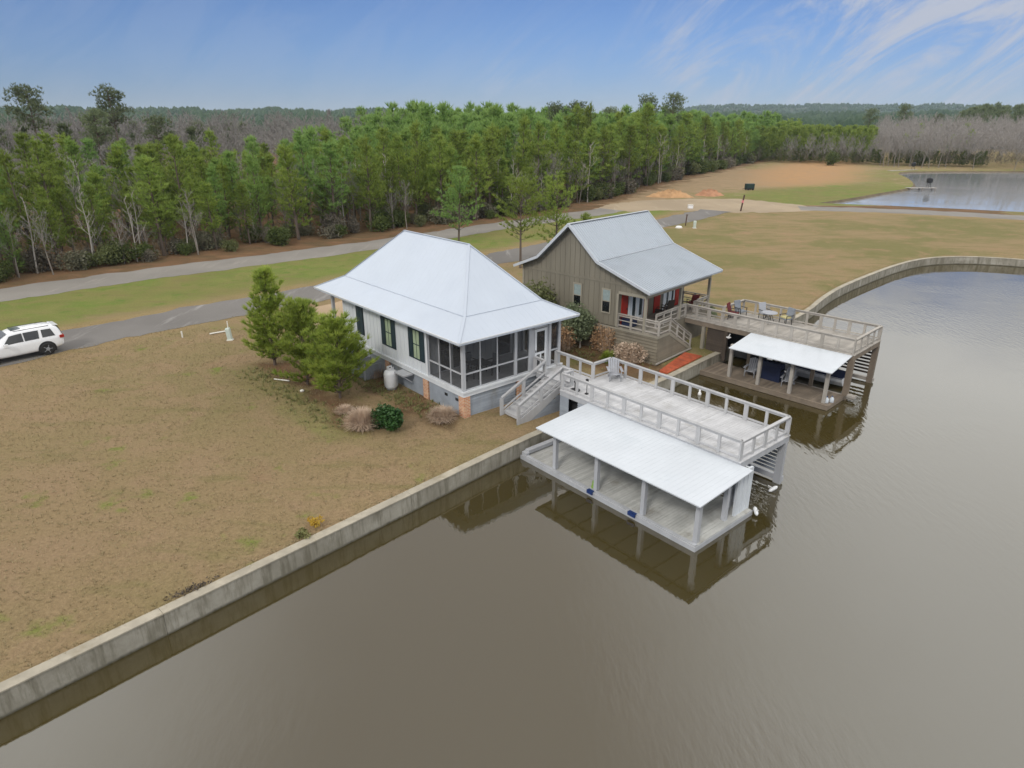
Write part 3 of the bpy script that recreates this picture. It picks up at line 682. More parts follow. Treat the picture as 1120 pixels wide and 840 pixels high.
    t.part(ra, 'rafter', M['trim_grey'], roof)
    # stairs from the lawn to the landing
    n = 8; xa, xb = 4.66, 1.92; y0, y1 = -2.16, -.86
    for i in range(n):
        x = xa-(i+.5)*(xa-xb)/n; z = ZD*(1-(i+1)/(n+1)); t.part(MB().box(x-.2, x+.15, y0+.05, y1-.05, z-.045, z), 'stair_tread', M['rail_grey'])
    st = MB()
    for y in (y0, y1):
        st.prism([(xa+.05,y-.025,ZD-.04),(xa+.05,y-.025,ZD-.40),(xb+.25,y-.025,-.3),(xb-.3,y-.025,-.3),(xb-.3,y-.025,.05)], (0,.05,0))
    for i in range(n+1):
        x = xa-i*(xa-xb)/n; z = ZD*(1-(i+1)/(n+1)); st.box(x-.012, x+.012, y0+.05, y1-.05, z-.02, z+.1)
    t.part(st, 'stringer', M['rail_grey'])
    sk = MB(); k = 12
    for i in range(9):   # boards closing the flank below the near stringer
        za = -.21+i*.135; xe = xb+.35+(za+.12)/(ZD-.3)*(xa-xb)
        if xe < xa: sk.box(xe, xa+.03, y0-.02, y0+.0, za, za+.125)
    t.part(sk, 'stair_skirt', M['skirt_grey'])
    for y in (y0, y1):
        hr = MB().bar((xa+.02,y,ZD+.86),(xb-.2,y,.90), .13, .05).bar((xa+.02,y,ZD+.76),(xb-.2,y,.80), .04, .09).bar((xa+.02,y,ZD+.2),(xb-.2,y,.22), .04, .08)
        t.part(hr, 'stair_handrail', M['rail_grey'])
        for x, zt in ((xb-.2, .86), ((xa+xb)/2-.1, 1.50)): t.part(MB().box(x-.1, x+.1, y-.035, y+.035, -.3 if x < 2 else .45, zt), 'newel_post', M['rail_grey'])
grey_boathouse()

# ---- taupe cottage --------------------------------------------------
WB, ZB = 8.185, 1.76
def zroof(y):
    ys, zs = (-.549,3.379,5.695,8.244,10.363), (4.361,5.74,7.806,5.45,4.58); return float(np.interp(y, ys, zs))
def taupe_cottage():
    t = Thing('cottage', 'taupe gabled cottage with ribbed grey metal roof and red doors on its porch', 'cottage', FB)
    prof = [(-.549,4.361),(3.379,5.74),(5.695,7.806),(8.244,5.45),(10.363,4.58)]; xa, xb = -.467, WB+.467; PD = 1.95
    rm = MB(); sm = MB(); th = .1
    for (a, za), (c, zc) in zip(prof[:-1], prof[1:]):
        P = [(xa,a,za),(xb,a,za),(xb,c,zc),(xa,c,zc)]; rm.poly(P); rm.poly([(x, y, z-th) for x, y, z in P]); ribs(sm, P, .235, .035, .026)
        for x in (xa, xb): rm.poly([(x,a,za),(x,c,zc),(x,c,zc-th),(x,a,za-th)])
    for y, z in (prof[0], prof[-1]): rm.poly([(xa,y,z),(xb,y,z),(xb,y,z-th),(xa,y,z-th)])
    roof = t.part(rm, 'roof', M['roof_grey']); t.part(sm, 'standing_seam', M['roof_grey'], roof)
    cp = MB().bar((xa,5.695,7.82),(xb,5.695,7.82), .22, .03).bar((xa,3.379,5.755),(xb,3.379,5.755), .09, .03).bar((xa,8.244,5.465),(xb,8.244,5.465), .09, .03)
    for x in (xa-.012, xb+.012):
        for (a, za), (c, zc) in zip(prof[:-1], prof[1:]): cp.bar((x,a,za-.03),(x,c,zc-.03), .05, .17)
    t.part(cp, 'roof_trim', surf('edge_metal', (.55,.58,.62), .4, .08, 2., .2), roof)
    yb = 9.9; zz = lambda y: zroof(y)-th-.01
    for x, nx in ((0, -1), (WB-.14, 1)):
        poly = [(PD,ZB),(yb,ZB),(yb,zz(yb)),(8.244,zz(8.244)),(5.695,zz(5.695)),(3.379,zz(3.379)),(0.,zz(0.)),(0.,4.06),(PD,4.06)]
        w = MB().prism([(x, a, b) for a, b in poly], (.14,0,0))
        if nx < 0:
            y = .25
            while y < yb:
                w.box(-.024, 0, y-.022, y+.022, (ZB if y > PD+.03 else 4.08), zz(y)-.02); y += .40
            w.box(-.034, 0, 0, yb, 4.42, 4.56)
        t.part(w, 'gable_wall', M['siding_taupe'])
    t.part(MB().box(.14, WB-.14, PD, PD+.14, ZB, 5.0).box(.14, WB-.14, yb-.14, yb, ZB, zz(yb)), 'wall', M['siding_taupe'])
    t.part(MB().box(-.03, WB+.03, -.02, .1, 3.86, 4.058).box(-.035, -.002, .1, PD, 3.88, 4.058), 'porch_beam', M['trim_taupe'])
    for y0_, y1_, z1_ in ((PD-.02, PD+.12, 3.878), (yb-.1, yb+.02, zz(yb)-.02)): t.part(MB().box(-.045, 0, y0_, y1_, ZB, z1_), 'corner_board', M['trim_taupe'])
    for yc in (5.13, 2.845):
        w, z0, z1 = .27, 2.58, 3.98
        f = MB().box(-.05,-.0245, yc-w-.09, yc-w, z0-.09, z1+.1).box(-.05,-.0245, yc+w, yc+w+.09, z0-.09, z1+.1).box(-.05,-.0245, yc-w, yc+w, z1, z1+.1).box(-.07,-.0245, yc-w, yc+w, z0-.09, z0).box(-.045,-.0245, yc-w, yc+w, (z0+z1)/2-.03, (z0+z1)/2+.03)
        win = t.part(f, 'window', M['trim_taupe'])
        t.part(MB().box(-.036,-.0246, yc-w, yc+w, z0, (z0+z1)/2-.03), 'lower_pane', M['pane_dark'], win); t.part(MB().box(-.034,-.0246, yc-w, yc+w, (z0+z1)/2+.03, z1), 'upper_pane', M['blind'], win)
    # porch front wall: red doors and shutters, white curtained French windows
    yf = PD-.003; z0 = ZB+.03
    for a, c in ((.35,1.02),(6.95,7.6)):
        d = t.part(MB().box(a, c, yf-.05, yf, z0, 3.75), 'red_door', M['red_paint'])
        t.part(MB().box(c-.12, c-.07, yf-.09, yf-.05, z0+.9, z0+1.02), 'handle', M['black_metal'], d)
    for a, c in ((2.95,3.45),(4.2,4.95)): t.part(MB().box(a, c, yf-.045, yf, z0, 3.75), 'red_shutter', M['red_paint'])
    for a, c in ((1.2,2.8),(5.4,6.75)):
        m_ = (a+c)/2; f = MB()
        for x in (a, m_, c): f.box(x-.07, x+.07, yf-.06, yf, z0, 3.75)
        f.box(a, c, yf-.055, yf, 3.62, 3.74).box(a, c, yf-.055, yf, z0, z0+.22)
        g = t.part(f, 'french_window', M['trim_white'])
        for xa_, xc_ in ((a+.07, m_-.07), (m_+.07, c-.07)):
            t.part(MB().box(xa_, xc_, yf-.03, yf-.002, z0+.22, 3.62), 'pane', M['pane'], g)
            t.part(MB().box(xa_+.02, xa_+.3, yf-.04, yf-.031, z0+.22, 3.62), 'curtain', M['curtain_white'], g)
    # porch floor, skirt and steps
    sy = -1.06
    fl = MB(); planks(fl, .0, WB, 0, PD, ZB, .05, 'x'); planks(fl, 0, 1.36, sy, -.002, ZB, .05, 'x'); fl.box(.1, WB-.1, .05, yb, 1.5, ZB-.06); t.part(fl, 'porch_floor', M['wood_grey'])
    s = MB().lap((.02, sy+.02), (.02, yb), -.3, ZB-.06, (-1,0), .2).lap((.02, .06), (WB, .06), -.1, ZB-.06, (0,-1), .2).lap((WB-.02, .06), (WB-.02, yb), -.1, ZB-.06, (1,0), .2)
    n = 9; st = (ZB-.04)/n
    for i in range(n):
        za = -.08+i*.2; xe = 4.15-(za+.2)/(ZB+.1)*2.8
        if za < ZB-.2: s.prism([(.02, sy+.02, za), (.02, sy-.012, za), (.02, sy+.012, za+.2), (.02, sy+.02, za+.2)], (max(.3, xe-.02), 0, 0))
    t.part(s, 'skirt', M['skirt_taupe'])
    bd = MB().box(-.03, .03, sy, yb, ZB-.16, ZB-.052).box(-.03, 1.36, sy-.02, sy+.02, ZB-.16, ZB-.052); bd.bar((1.36,sy,ZB-.14),(4.15,sy,-.02), .04, .18); t.part(bd, 'skirt_band', M['trim_taupe'])
    t.part(MB().box(-.1, 4.2, sy-.06, sy+.0, -.04, .05), 'sill_board', M['wood_light'])
    for i in range(9):
        x = 1.36+(i+.5)*2.8/9; z = ZB-(i+1)*ZB/10; t.part(MB().box(x-.16, x+.2, sy+.04, -.03, z-.045, z), 'stair_tread', M['wood_grey'])
    for x in (.08, 4.22, WB-.08): t.part(MB().box(x-.08, x+.08, -.06, .1, ZB, 3.859), 'porch_post', M['trim_taupe'])
    # porch railings
    def rail(p0, p1, zA, zB, np_, cap=True, e0=True):
        m = MB(); a = Vector((*p0, zA)); b = Vector((*p1, zB)); u = Vector((0,0,1))
        m.bar(a+u*.86, b+u*.86, .11, .05); m.bar(a+u*.74, b+u*.74, .04, .08); m.bar(a+u*.46, b+u*.46, .03, .05); m.bar(a+u*.13, b+u*.13, .04, .08)
        t.part(m, 'porch_railing', M['wood_light'])
        for i in range(np_+1):
            if i == 0 and not e0: continue
            p = a.lerp(b, i/np_); d = (b-a); t.part(MB().bar(p-u*.02, p+u*.83, .08, .13, Vector((d.x, d.y, 0))), 'railing_post', M['wood_light'])
    rail((.06, PD), (.06, 0), ZB, ZB, 2); rail((.06, 0), (.06, sy+.05), ZB, ZB, 1, e0=False); rail((.06, sy+.05), (1.36, sy+.05), ZB, ZB, 1, e0=False); rail((1.36, sy+.05), (4.15, sy+.05), ZB, .08, 3, e0=False)
    rail((1.4, .02), (5.0, .02), ZB, ZB, 4)
    rail((6.6, .02), (WB-.1, .02), ZB, ZB, 2)
    rail((WB-.06, .1), (WB-.06, PD), ZB, ZB, 2)
taupe_cottage()

# ---- weathered boathouse of the taupe cottage -----------------------
def brown_boathouse():
    ZD, PZ, X1 = 1.69, -.74, 3.95; YM, YE = 8.85, 10.95
    t = Thing('boathouse', 'weathered brown boathouse with railed upper deck and small white roof over the dock', 'boathouse', FC, (0, 0, -1))
    fl = MB(); planks(fl, -.06, X1+.06, -.06, YM, ZD, .04, 'x'); planks(fl, -.06, 1.3, YM+.001, YE, ZD, .04, 'x'); t.part(fl, 'deck_floor', M['wood_light'])
    fr = MB().box(-.03, X1+.03, -.03, .06, ZD-.34, ZD-.041).box(-.03, .06, .06, YE, ZD-.34, ZD-.041).box(X1-.06, X1+.03, .06, YM, ZD-.34, ZD-.041).box(.06, X1-.06, YM-.08, YM, ZD-.34, ZD-.041)
    y = .7
    while y < YM: fr.box(.06, X1-.06, y-.03, y+.03, ZD-.28, ZD-.041); y += .62
    t.part(fr, 'deck_frame', M['wood_brown'])
    railing(t, [(.07, YE), (.07, .07), (X1-.07, .07), (X1-.07, YM-.07), (1.22, YM-.07), (1.22, YE)], ZD, .87, .9, 'wood_light', .2, .14)
    # lap sided store under the landward end, dark doorway, stout posts
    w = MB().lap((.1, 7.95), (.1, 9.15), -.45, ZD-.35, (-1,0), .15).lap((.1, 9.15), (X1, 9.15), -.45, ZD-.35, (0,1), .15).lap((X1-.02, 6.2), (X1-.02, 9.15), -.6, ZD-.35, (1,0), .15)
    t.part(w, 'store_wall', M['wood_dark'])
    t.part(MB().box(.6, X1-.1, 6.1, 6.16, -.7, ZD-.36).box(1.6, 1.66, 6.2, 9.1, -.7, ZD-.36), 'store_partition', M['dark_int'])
    for x, y, m_ in ((.0, 9.38, 'trim_taupe'), (.0, 7.75, 'wood_dark')): t.part(MB().box(x-.1, x+.1, y-.1, y+.1, -.6, ZD-.35), 'post', M[m_])
    for x, y in ((.08,.1), (X1-.1,.1)): t.part(MB().box(x-.13, x+.13, y-.15, y+.15, -1.6, ZD-.35), 'corner_post', M['wood_brown'])
    for x in (0.1, X1-.1):
        for y in (2.1, 4.2, 6.1): t.part(MB().box(x-.08, x+.08, y-.1, y+.1, -1.6, ZD-.35), 'slip_post', M['wood_brown'])
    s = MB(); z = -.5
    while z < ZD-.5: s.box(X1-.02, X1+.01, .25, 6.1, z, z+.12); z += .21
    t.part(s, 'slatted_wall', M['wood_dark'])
    t.part(MB().box(X1-.1, X1+.1, -.1, 6.1, -.92, -.72).box(-.05, .15, -.4, 6.1, -.92, -.76).box(-.12, .22, -.5, -.06, -.80, -.66), 'beam', M['wood_light'])
    p = MB(); planks(p, -2.38, -.07, .1, 8.75, PZ, .05, 'x', .15); t.part(p, 'dock_floor', M['wood_brown'])
    f = MB().box(-2.42, -2.385, .06, 8.75, PZ-.24, PZ-.012).box(-2.385, -.06, .06, .095, PZ-.24, PZ-.012).box(-2.40, -2.26, .08, 8.75, PZ+.006, PZ+.045).box(-2.38, -.1, 8.76, 8.95, PZ-.2, PZ+.14)
    t.part(f, 'dock_edge', M['wood_brown'])
    for y in (.45, 2.42, 4.35, 6.2):
        t.part(MB().box(-2.13, -1.95, y-.09, y+.09, PZ+.006, 1.33), 'roof_post', M['wood_light'])
        for x in (-2.25, -1.2): t.part(MB().tube([(x,y,-1.7),(x,y,PZ-.05)], .1, 8), 'pile', M['bark_grey'])
    P = [(-2.686,.06,1.29),(-.035,.06,1.66),(-.035,6.1,1.66),(-2.686,6.1,1.29)]
    roof = t.part(MB().prism(P, (0,0,-.05)), 'lean_to_roof', M['roof_white2']); rb = MB(); ribs(rb, P, .25, .022, .006); t.part(rb, 'standing_seam', M['roof_white2'], roof)
    ra = MB().bar((-2.03,.1,1.30),(-2.03,6.05,1.30), .08, .08)
    for y in np.arange(.15, 6.1, .98): ra.bar((-2.6,y,1.235),(-.06,y,1.59), .045, .07)
    t.part(ra, 'rafter', M['wood_brown'], roof)
    l = t.part(MB().lathe([(.06,.0),(.07,.05),(.16,.08),(.15,.1)], 12, (-.16, 7.5, .98)).bar((-.16,7.5,1.1),(0,7.5,1.25), .04, .04), 'lamp', M['white_paint'])
brown_boathouse()
# ------------------------------------------------------------------ the car on the lane
def suv():
    th = math.atan2(.74, .67); fr = Frame(-29.38, 40.25, th)   # x towards the tail, y to the far side; origin at the near rear tyre
    t = Thing('suv', 'white SUV with black wheels and dark windows parked on the lane', 'SUV', fr, (0, .9, .02), local=True)
    # stations from tail to nose: x, half width, sill z, belt z, roof z, roof half width
    S = [(1.02,.78,.52,.98,1.02,.60),(.98,.86,.45,1.02,1.30,.60),(.88,.90,.40,1.05,1.62,.62),(.62,.94,.34,1.06,1.76,.64),(.2,.96,.30,1.06,1.79,.66),(-.5,.96,.28,1.05,1.81,.68),(-1.3,.96,.28,1.04,1.80,.68),(-1.75,.96,.28,1.03,1.74,.66),(-2.1,.96,.28,1.03,1.58,.62),(-2.55,.96,.29,1.04,1.24,.66),(-2.75,.955,.29,1.05,1.10,.72),(-3.2,.95,.30,1.03,1.07,.74),(-3.7,.92,.34,.97,1.01,.74),(-3.98,.84,.40,.86,.90,.68),(-4.08,.70,.48,.76,.80,.58)]
    def ring(s):
        x, w, zs, zb, zr, wr = s
        h = [(0,zs),(w*.8,zs),(w*.97,zs+.06),(w,zs+.30),(w*.985,zb-.10),(w*.955,zb),(wr+.06,zr-.10 if zr-zb > .15 else zr-.02),(wr-.03,zr-.025 if zr-zb > .15 else zr-.008),(wr*.6,zr),(0,zr+.006)]
        return [(x, y, z) for y, z in h] + [(x, -y, z) for y, z in h[-2:0:-1]]
    mb = MB(); n = len(ring(S[0])); o = 0
    for s in S: mb.v += ring(s)
    for i in range(len(S)-1):
        for k in range(n): mb.f.append((i*n+k, i*n+(k+1)%n, (i+1)*n+(k+1)%n, (i+1)*n+k))
    mb.f.append(tuple(range(n))); mb.f.append(tuple((len(S)-1)*n+k for k in range(n))[::-1])
    pm, nt, bs = nodes('white_car_paint'); bs.inputs['Base Color'].default_value = (.80,.81,.83,1); bs.inputs['Roughness'].default_value = .22; bs.inputs['Coat Weight'].default_value = .6
    nt.links.new(ramp(nt, noise(nt, objco(nt), 2.5, 4), .3, .7, .18, .34), bs.inputs['Roughness'])
    body = t.part(mb, 'body', pm, smooth=True)
    md = body.modifiers.new('sub', 'SUBSURF'); md.levels = md.render_levels = 2
    def side_pt(x, f):     # a point on the glasshouse flank at station x, f from belt (0) to roof edge (1)
        xs = [s[0] for s in S][::-1]; g = lambda i: float(np.interp(x, xs, [s[i] for s in S][::-1]))
        w, zb, zr, wr = g(1), g(3), g(4), g(5)
        return w*.95+(wr+.055-w*.95)*f, zb+(zr-.10-zb)*f
    def pane(xa, xb, fa, fb, slant0=0, slant1=0):
        for s in (-1, 1):
            m = MB(); k = 6; pts = []
            for f in (fa, fb):
                for i in range(k+1):
                    a = xa+slant0*(f-fa)/(fb-fa); b = xb+slant1*(f-fa)/(fb-fa); x = a+(b-a)*i/k; y, z = side_pt(x, f); pts.append((x, s*(y+.022), z+.004))
            m.add(pts, [(i, i+1, k+2+i, k+1+i) for i in range(k)]); t.part(m, 'side_window', M['pane_dark'])
    pane(.58, -.12, .14, .86, -.16, .02); pane(-.30, -1.06, .12, .88, .05, 0); pane(-1.13, -2.2, .12, .88, 0, .42)
    ws = MB(); 
    a = [(-2.55,-.66,1.20),(-2.55,.66,1.20),(-1.82,.60,1.70),(-1.82,-.60,1.70)]; ws.poly([(x-.035, y, z+.035) for x, y, z in a]); t.part(ws, 'windscreen', M['pane_dark'])
    t.part(MB().poly([(1.035,-.62,1.12),(1.035,.62,1.12),(.90,.55,1.60),(.90,-.55,1.60)]), 'rear_window', M['pane_dark'])
    t.part(MB().prism([(.62,-.56,1.725),(.93,-.50,1.675),(.93,-.50,1.70),(.62,-.56,1.765)], (0,1.1,0)), 'roof_spoiler', pm)
    for s in (-1, 1):
        t.part(MB().box(.80,1.04, s*.60 if s > 0 else -.93, .93 if s > 0 else -.60, .93, 1.10), 'tail_light', M['red_paint'])
        t.part(MB().box(-2.18,-1.98, min(s*.97,s*1.14), max(s*.97,s*1.14), 1.02, 1.18), 'wing_mirror', pm)
        t.part(MB().bar((.40,s*.61,1.775),(-1.5,s*.63,1.79), .02, .03), 'roof_rail', M['black_metal'])
        for x in (0, -3.04):
            y = s*.90
            arch = [(x+.50*math.cos(a_), s*.968, .39+.50*math.sin(a_)) for a_ in np.linspace(-.35, math.pi+.35, 20)]; t.part(MB().prism(arch, (0, -s*.2, 0)), 'wheel_arch', M['black_metal'])
            w = t.part(MB().tube([(x, s*.74, .39),(x, s*.77, .39),(x, s*.97, .39),(x, s*.99, .39)], [.33,.39,.39,.35], 24), 'wheel', M['black_metal'], smooth=False)
            rim = MB().tube([(x, s*.985, .39),(x, s*1.0, .39)], [.12,.09], 12)
            for k in range(5):
                a_ = 2*math.pi*k/5; rim.bar((x, s*.992, .39),(x+.26*math.cos(a_), s*.992, .39+.26*math.sin(a_)), .03, .012, (0, 1, 0))
            t.part(rim, 'rim', M['grey_plastic'], w)
    t.part(MB().box(-1.55,-1.02,-.34,.34,1.79,1.812), 'sunroof', M['pane'])
suv()

# ------------------------------------------------------------------ deck and dock furniture
def adirondack(fr, x, y, z, rz, label, mat='chair_grey', group=None):
    t = Thing('deck_chair', label, 'chair', fr, (x, y, z), rz, group, local=True)   # faces -y locally
    s = MB(); 
    for i in range(6): s.bar((-.26,-.28+i*.1,.36-i*.022),(.26,-.28+i*.1,.36-i*.022), .085, .022)
    t.part(s, 'seat', M[mat])
    b = MB()
    for i in range(5):
        xx = -.22+i*.11; hh = 1.0-.08*abs(i-2)*.6; b.bar((xx,.22,.24),(xx*1.1,.22+.34*hh,.24+.78*hh), .095, .022, (0,1,0))
    t.part(b, 'backrest', M[mat])
    for s_ in (-1, 1):
        t.part(MB().bar((s_*.33,-.36,.56),(s_*.33,.40,.56), .13, .025), 'armrest', M[mat])
        t.part(MB().bar((s_*.29,-.30,0),(s_*.29,-.30,.55), .09, .03), 'leg', M['grey_plastic']); t.part(MB().bar((s_*.25,-.32,.33),(s_*.25,.55,.02), .03, .11), 'leg', M[mat])
adirondack(FA, 7.1, -3.55, 1.325, R(-40), 'grey slatted garden chair in the inner corner of the light grey sun deck')

def anchor_stand():
    t = Thing('umbrella_base', 'small black parasol base with short pole near the stairs of the grey deck', 'parasol base', FA, (4.45, -3.3, 1.325), local=True)
    t.part(MB().lathe([(.26,0),(.26,.04),(.2,.07),(.06,.09)], 16), 'base', M['black_metal']); t.part(MB().tube([(0,0,.08),(0,0,.42)], .035, 8).tube([(-.05,0,.42),(-.02,.02,.52)], .03, 6), 'pole', M['black_metal'])
    t = Thing('deck_lamp', 'thin black stake lamp standing behind the near rail of the grey deck', 'lamp', FA, (4.55, -4.0, 1.325), local=True)
    t.part(MB().lathe([(.1,0),(.1,.03),(.03,.05)], 12).tube([(0,0,.04),(0,0,.62)], .018, 6), 'pole', M['black_metal']); t.part(MB().lathe([(.03,.6),(.08,.66),(.08,.76),(.02,.80)], 10), 'head', M['black_metal'])
anchor_stand()

def porch_table():
    t = Thing('patio_table', 'dark square patio table inside the screened porch', 'table', FA, (2.1, 1.35, ZF+.005), local=True)
    t.part(MB().box(-.5,.5,-.5,.5,.68,.72), 'tabletop', M['black_metal'])
    for sx in (-1,1):
        for sy in (-1,1): t.part(MB().box(sx*.44-.03, sx*.44+.03, sy*.44-.03, sy*.44+.03, 0, .68), 'leg', M['black_metal'])
    for i, (x, y, rz, lab) in enumerate(((1.25,1.35,R(90),'dark cushioned patio chair on the corner side of the porch table'),(2.95,1.35,R(-90),'dark cushioned patio chair on the door side of the porch table'),(2.1,2.25,0,'dark cushioned patio chair between the porch table and the house wall'))):
        c = Thing('patio_chair', lab, 'chair', FA, (x, y, ZF+.005), rz, 'chairs round the porch table', local=True)
        c.part(MB().box(-.26,.26,-.26,.26,.36,.46), 'seat', M['fabric_grey']); c.part(MB().box(-.26,.26,.20,.28,.44,.95), 'backrest', M['fabric_grey'])
        for sx in (-1,1):
            c.part(MB().box(sx*.29-.025, sx*.29+.025,-.26,.26,.60,.64), 'armrest', M['black_metal'])
            for sy in (-1,1): c.part(MB().box(sx*.26-.025, sx*.26+.025, sy*.23-.025, sy*.23+.025, 0, .36), 'leg', M['black_metal'])
porch_table()

def bumper(name, label, x, y, z, fr, mat, rz, l=.42, r=.085, cat='bumper'):
    t = Thing(name, label, cat, fr, (x, y, z), rz, local=True)
    t.part(MB().tube([(0,0,-l/2),(0,0,-l/2+.08),(0,0,l/2-.08),(0,0,l/2)], [r*.45,r,r,r*.4], 10), 'body', M[mat], smooth=True).rotation_euler = (R(62), 0, 0)
    t.part(MB().tube([(0,.02,.05),(0,.26,.20)], .015, 5), 'strap', M['white_paint'])
bumper('dock_fender', 'white fender on the outer corner of the grey dock, below the end panel', 4.50, -13.5, -.80, FA, 'white_metal', R(140), .4, .08, 'fender')
bumper('dock_fender', 'white fender on the outer post of the grey boat slip', 6.75, -12.99, -.86, FA, 'white_metal', R(60), .42, .08, 'fender')
for y, lab, l in ((-8.15, 'blue pad strapped upright on the edge of the grey dock beside a lime cloth', .3), (-10.42, 'blue pad lying along the edge of the grey dock', .36)):
    t = Thing('dock_pad', lab, 'dock pad', FA, (.49, y, -.80), local=True)
    t.part(MB().box(-.04,.03,-l/2,l/2,-.06,.06).box(-.04,.12,-l/2,l/2,.06,.09), 'pad', M['blue'])
t = Thing('cloth', 'lime green cloth hung on the dock post beside the blue pad', 'cloth', FA, (.80, -8.1, -.79), local=True)
t.part(MB().prism([(-.03,-.10,.03),(.0,-.13,.36),(.02,.08,.40),(-.02,.12,.06)], (-.03,.0,0)), 'cloth', M['lime'])

# upper deck of the taupe boathouse: table and two chairs by the far rail, folded chairs in the corner
ZD2 = 1.695
t = Thing('deck_table', 'small round table with a pale top between two chairs on the brown deck', 'table', FC, (2.55, 6.3, ZD2), local=True)
t.part(MB().lathe([(.48,.68),(.5,.70),(.48,.73)], 20), 'tabletop', M['chair_grey'])
for k in range(4):
    a = k*math.pi/2+.4; t.part(MB().bar((.1*math.cos(a),.1*math.sin(a),.68),(.36*math.cos(a),.36*math.sin(a),0), .03, .03), 'leg', M['black_metal'])
def deck_chair(x, y, rz, lab, mat, fr=FC, z=ZD2, group='chairs on the brown deck'):
    c = Thing('patio_chair', lab, 'chair', fr, (x, y, z), rz, group, local=True)
    c.part(MB().box(-.27,.27,-.27,.27,.38,.46), 'seat', M[mat]); c.part(MB().prism([(-.27,.22,.44),(-.27,.28,.44),(-.27,.44,1.05),(-.27,.38,1.05)], (.54,0,0)), 'backrest', M[mat])
    for sx in (-1,1):
        c.part(MB().bar((sx*.3,-.26,.64),(sx*.3,.3,.64), .05, .03), 'armrest', M['black_metal'])
        for sy in (-1,1): c.part(MB().bar((sx*.28,sy*.25,0),(sx*.28,sy*.23,.40 if sy > 0 else .64), .03, .03), 'leg', M['black_metal'])
deck_chair(3.2, 6.9, R(-25), 'pale grey high-backed chair beyond the round table on the brown deck', 'chair_grey')
deck_chair(3.0, 5.4, R(-110), 'grey chair with a yellow cushion at the lake side of the round table', 'fabric_grey')
o = Thing('cushion', 'pale yellow cushion lying on the grey chair of the brown deck', 'cushion', FC, (3.0, 5.4, ZD2+.46), R(-110), local=True); o.part(MB().box(-.25,.25,-.25,.2,0,.09), 'cushion', M['fabric_yellow'])
deck_chair(1.75, 8.35, R(10), 'dark red folding chair in the landward corner of the brown deck', 'fabric_red')
deck_chair(2.6, 8.3, R(-15), 'slate grey folding chair beside the red one on the brown deck', 'fabric_grey')
# taupe cottage porch
deck_chair(3.6, 1.1, R(-160), 'dark wooden chair left of the porch middle by the red shutters', 'wood_dark', FB, ZB+.005, 'seats on the taupe porch')
deck_chair(4.75, 1.2, R(160), 'dark chair with thin arms before the second red shutter of the porch', 'wood_dark', FB, ZB+.005, 'seats on the taupe porch')
deck_chair(7.2, .7, R(150), 'chair with a dark red cushion at the far end of the taupe porch', 'fabric_red', FB, ZB+.005, 'seats on the taupe porch')
t = Thing('storage_chest', 'low dark blue storage chest at the near end of the taupe porch', 'chest', FB, (.62, 1.45, ZB+.005), local=True)
t.part(MB().box(-.42,.42,-.3,.3,0,.52), 'box', M['navy']); t.part(MB().box(-.44,.44,-.32,.32,.522,.57), 'lid', M['navy'])
# dock of the taupe cottage
adirondack(FC, -.95, 5.35, -.735, R(-80), 'grey slatted chair under the small white roof nearest the dark doorway', 'chair_grey', 'chairs under the small white roof')
adirondack(FC, -.95, 3.0, -.735, R(-80), 'grey slatted chair under the small white roof towards the open water', 'chair_grey', 'chairs under the small white roof')
t = Thing('grill', 'covered dark blue grill between the two grey chairs on the brown dock', 'grill', FC, (-.6, 4.2, -.735), local=True)
t.part(MB().box(-.3,.3,-.62,.62,.0,.86), 'cover', M['navy']); t.part(MB().prism([(-.3,-.62,.862),(.3,-.62,.862),(.2,-.62,1.1),(-.2,-.62,1.1)], (0,1.24,0)), 'hood', M['navy'])
for sy in (-1,1): t.part(MB().box(-.2,.2,sy*.66-.035,sy*.66+.035,.70,.74), 'side_shelf', M['black_metal'])
def skiff():
    t = Thing('boat', 'small boat under a dark navy cover hanging in the brown boat slip', 'boat', FC, (2., 3.0, -.92), local=True)
    st = [(-2.2,.72,.0,.62),(-1.,.80,-.04,.64),(.6,.78,-.05,.68),(1.6,.52,.04,.76),(2.25,.06,.30,.86)]; mb = MB(); n = 7
    for y, w, zb, zt in st: mb.v += [(-w,y,zt),(-w*.96,y,zt-.25),(-w*.6,y,zb+.08),(0,y,zb),(w*.6,y,zb+.08),(w*.96,y,zt-.25),(w,y,zt)]
    for i in range(len(st)-1):
        for k in range(n-1): mb.f.append((i*n+k, i*n+k+1, (i+1)*n+k+1, (i+1)*n+k))
    mb.f.append(tuple(range(n))); t.part(mb, 'hull', M['white_metal'], smooth=False)
    cv = MB()
    for y, w, zb, zt in st: cv.v += [(-w-.02,y,zt-.05),(-w*.9,y,zt+.05),(0,y,zt+.26),(w*.9,y,zt+.05),(w+.02,y,zt-.05)]
    for i in range(len(st)-1):
        for k in range(4): cv.f.append((i*5+k, i*5+k+1, (i+1)*5+k+1, (i+1)*5+k))
    cv.f.append((0,1,2,3,4)); t.part(cv, 'cover', M['navy'])
skiff()
for x, y, lab in ((-2.0, .55, 'white water jug nearer the open edge at the lake end of the brown dock'), (-1.72, .38, 'white water jug nearer the boat slip at the lake end of the brown dock')):
    t = Thing('jug', lab, 'jug', FC, (x+.1, y-.2, -.735), group='jugs on the brown dock', local=True); t.part(MB().lathe([(.10,0),(.115,.03),(.115,.22),(.05,.31),(.04,.34)], 12), 'body', M['curtain_white'], smooth=True); t.part(MB().lathe([(.045,.34),(.045,.38)], 10), 'cap', M['blue'])

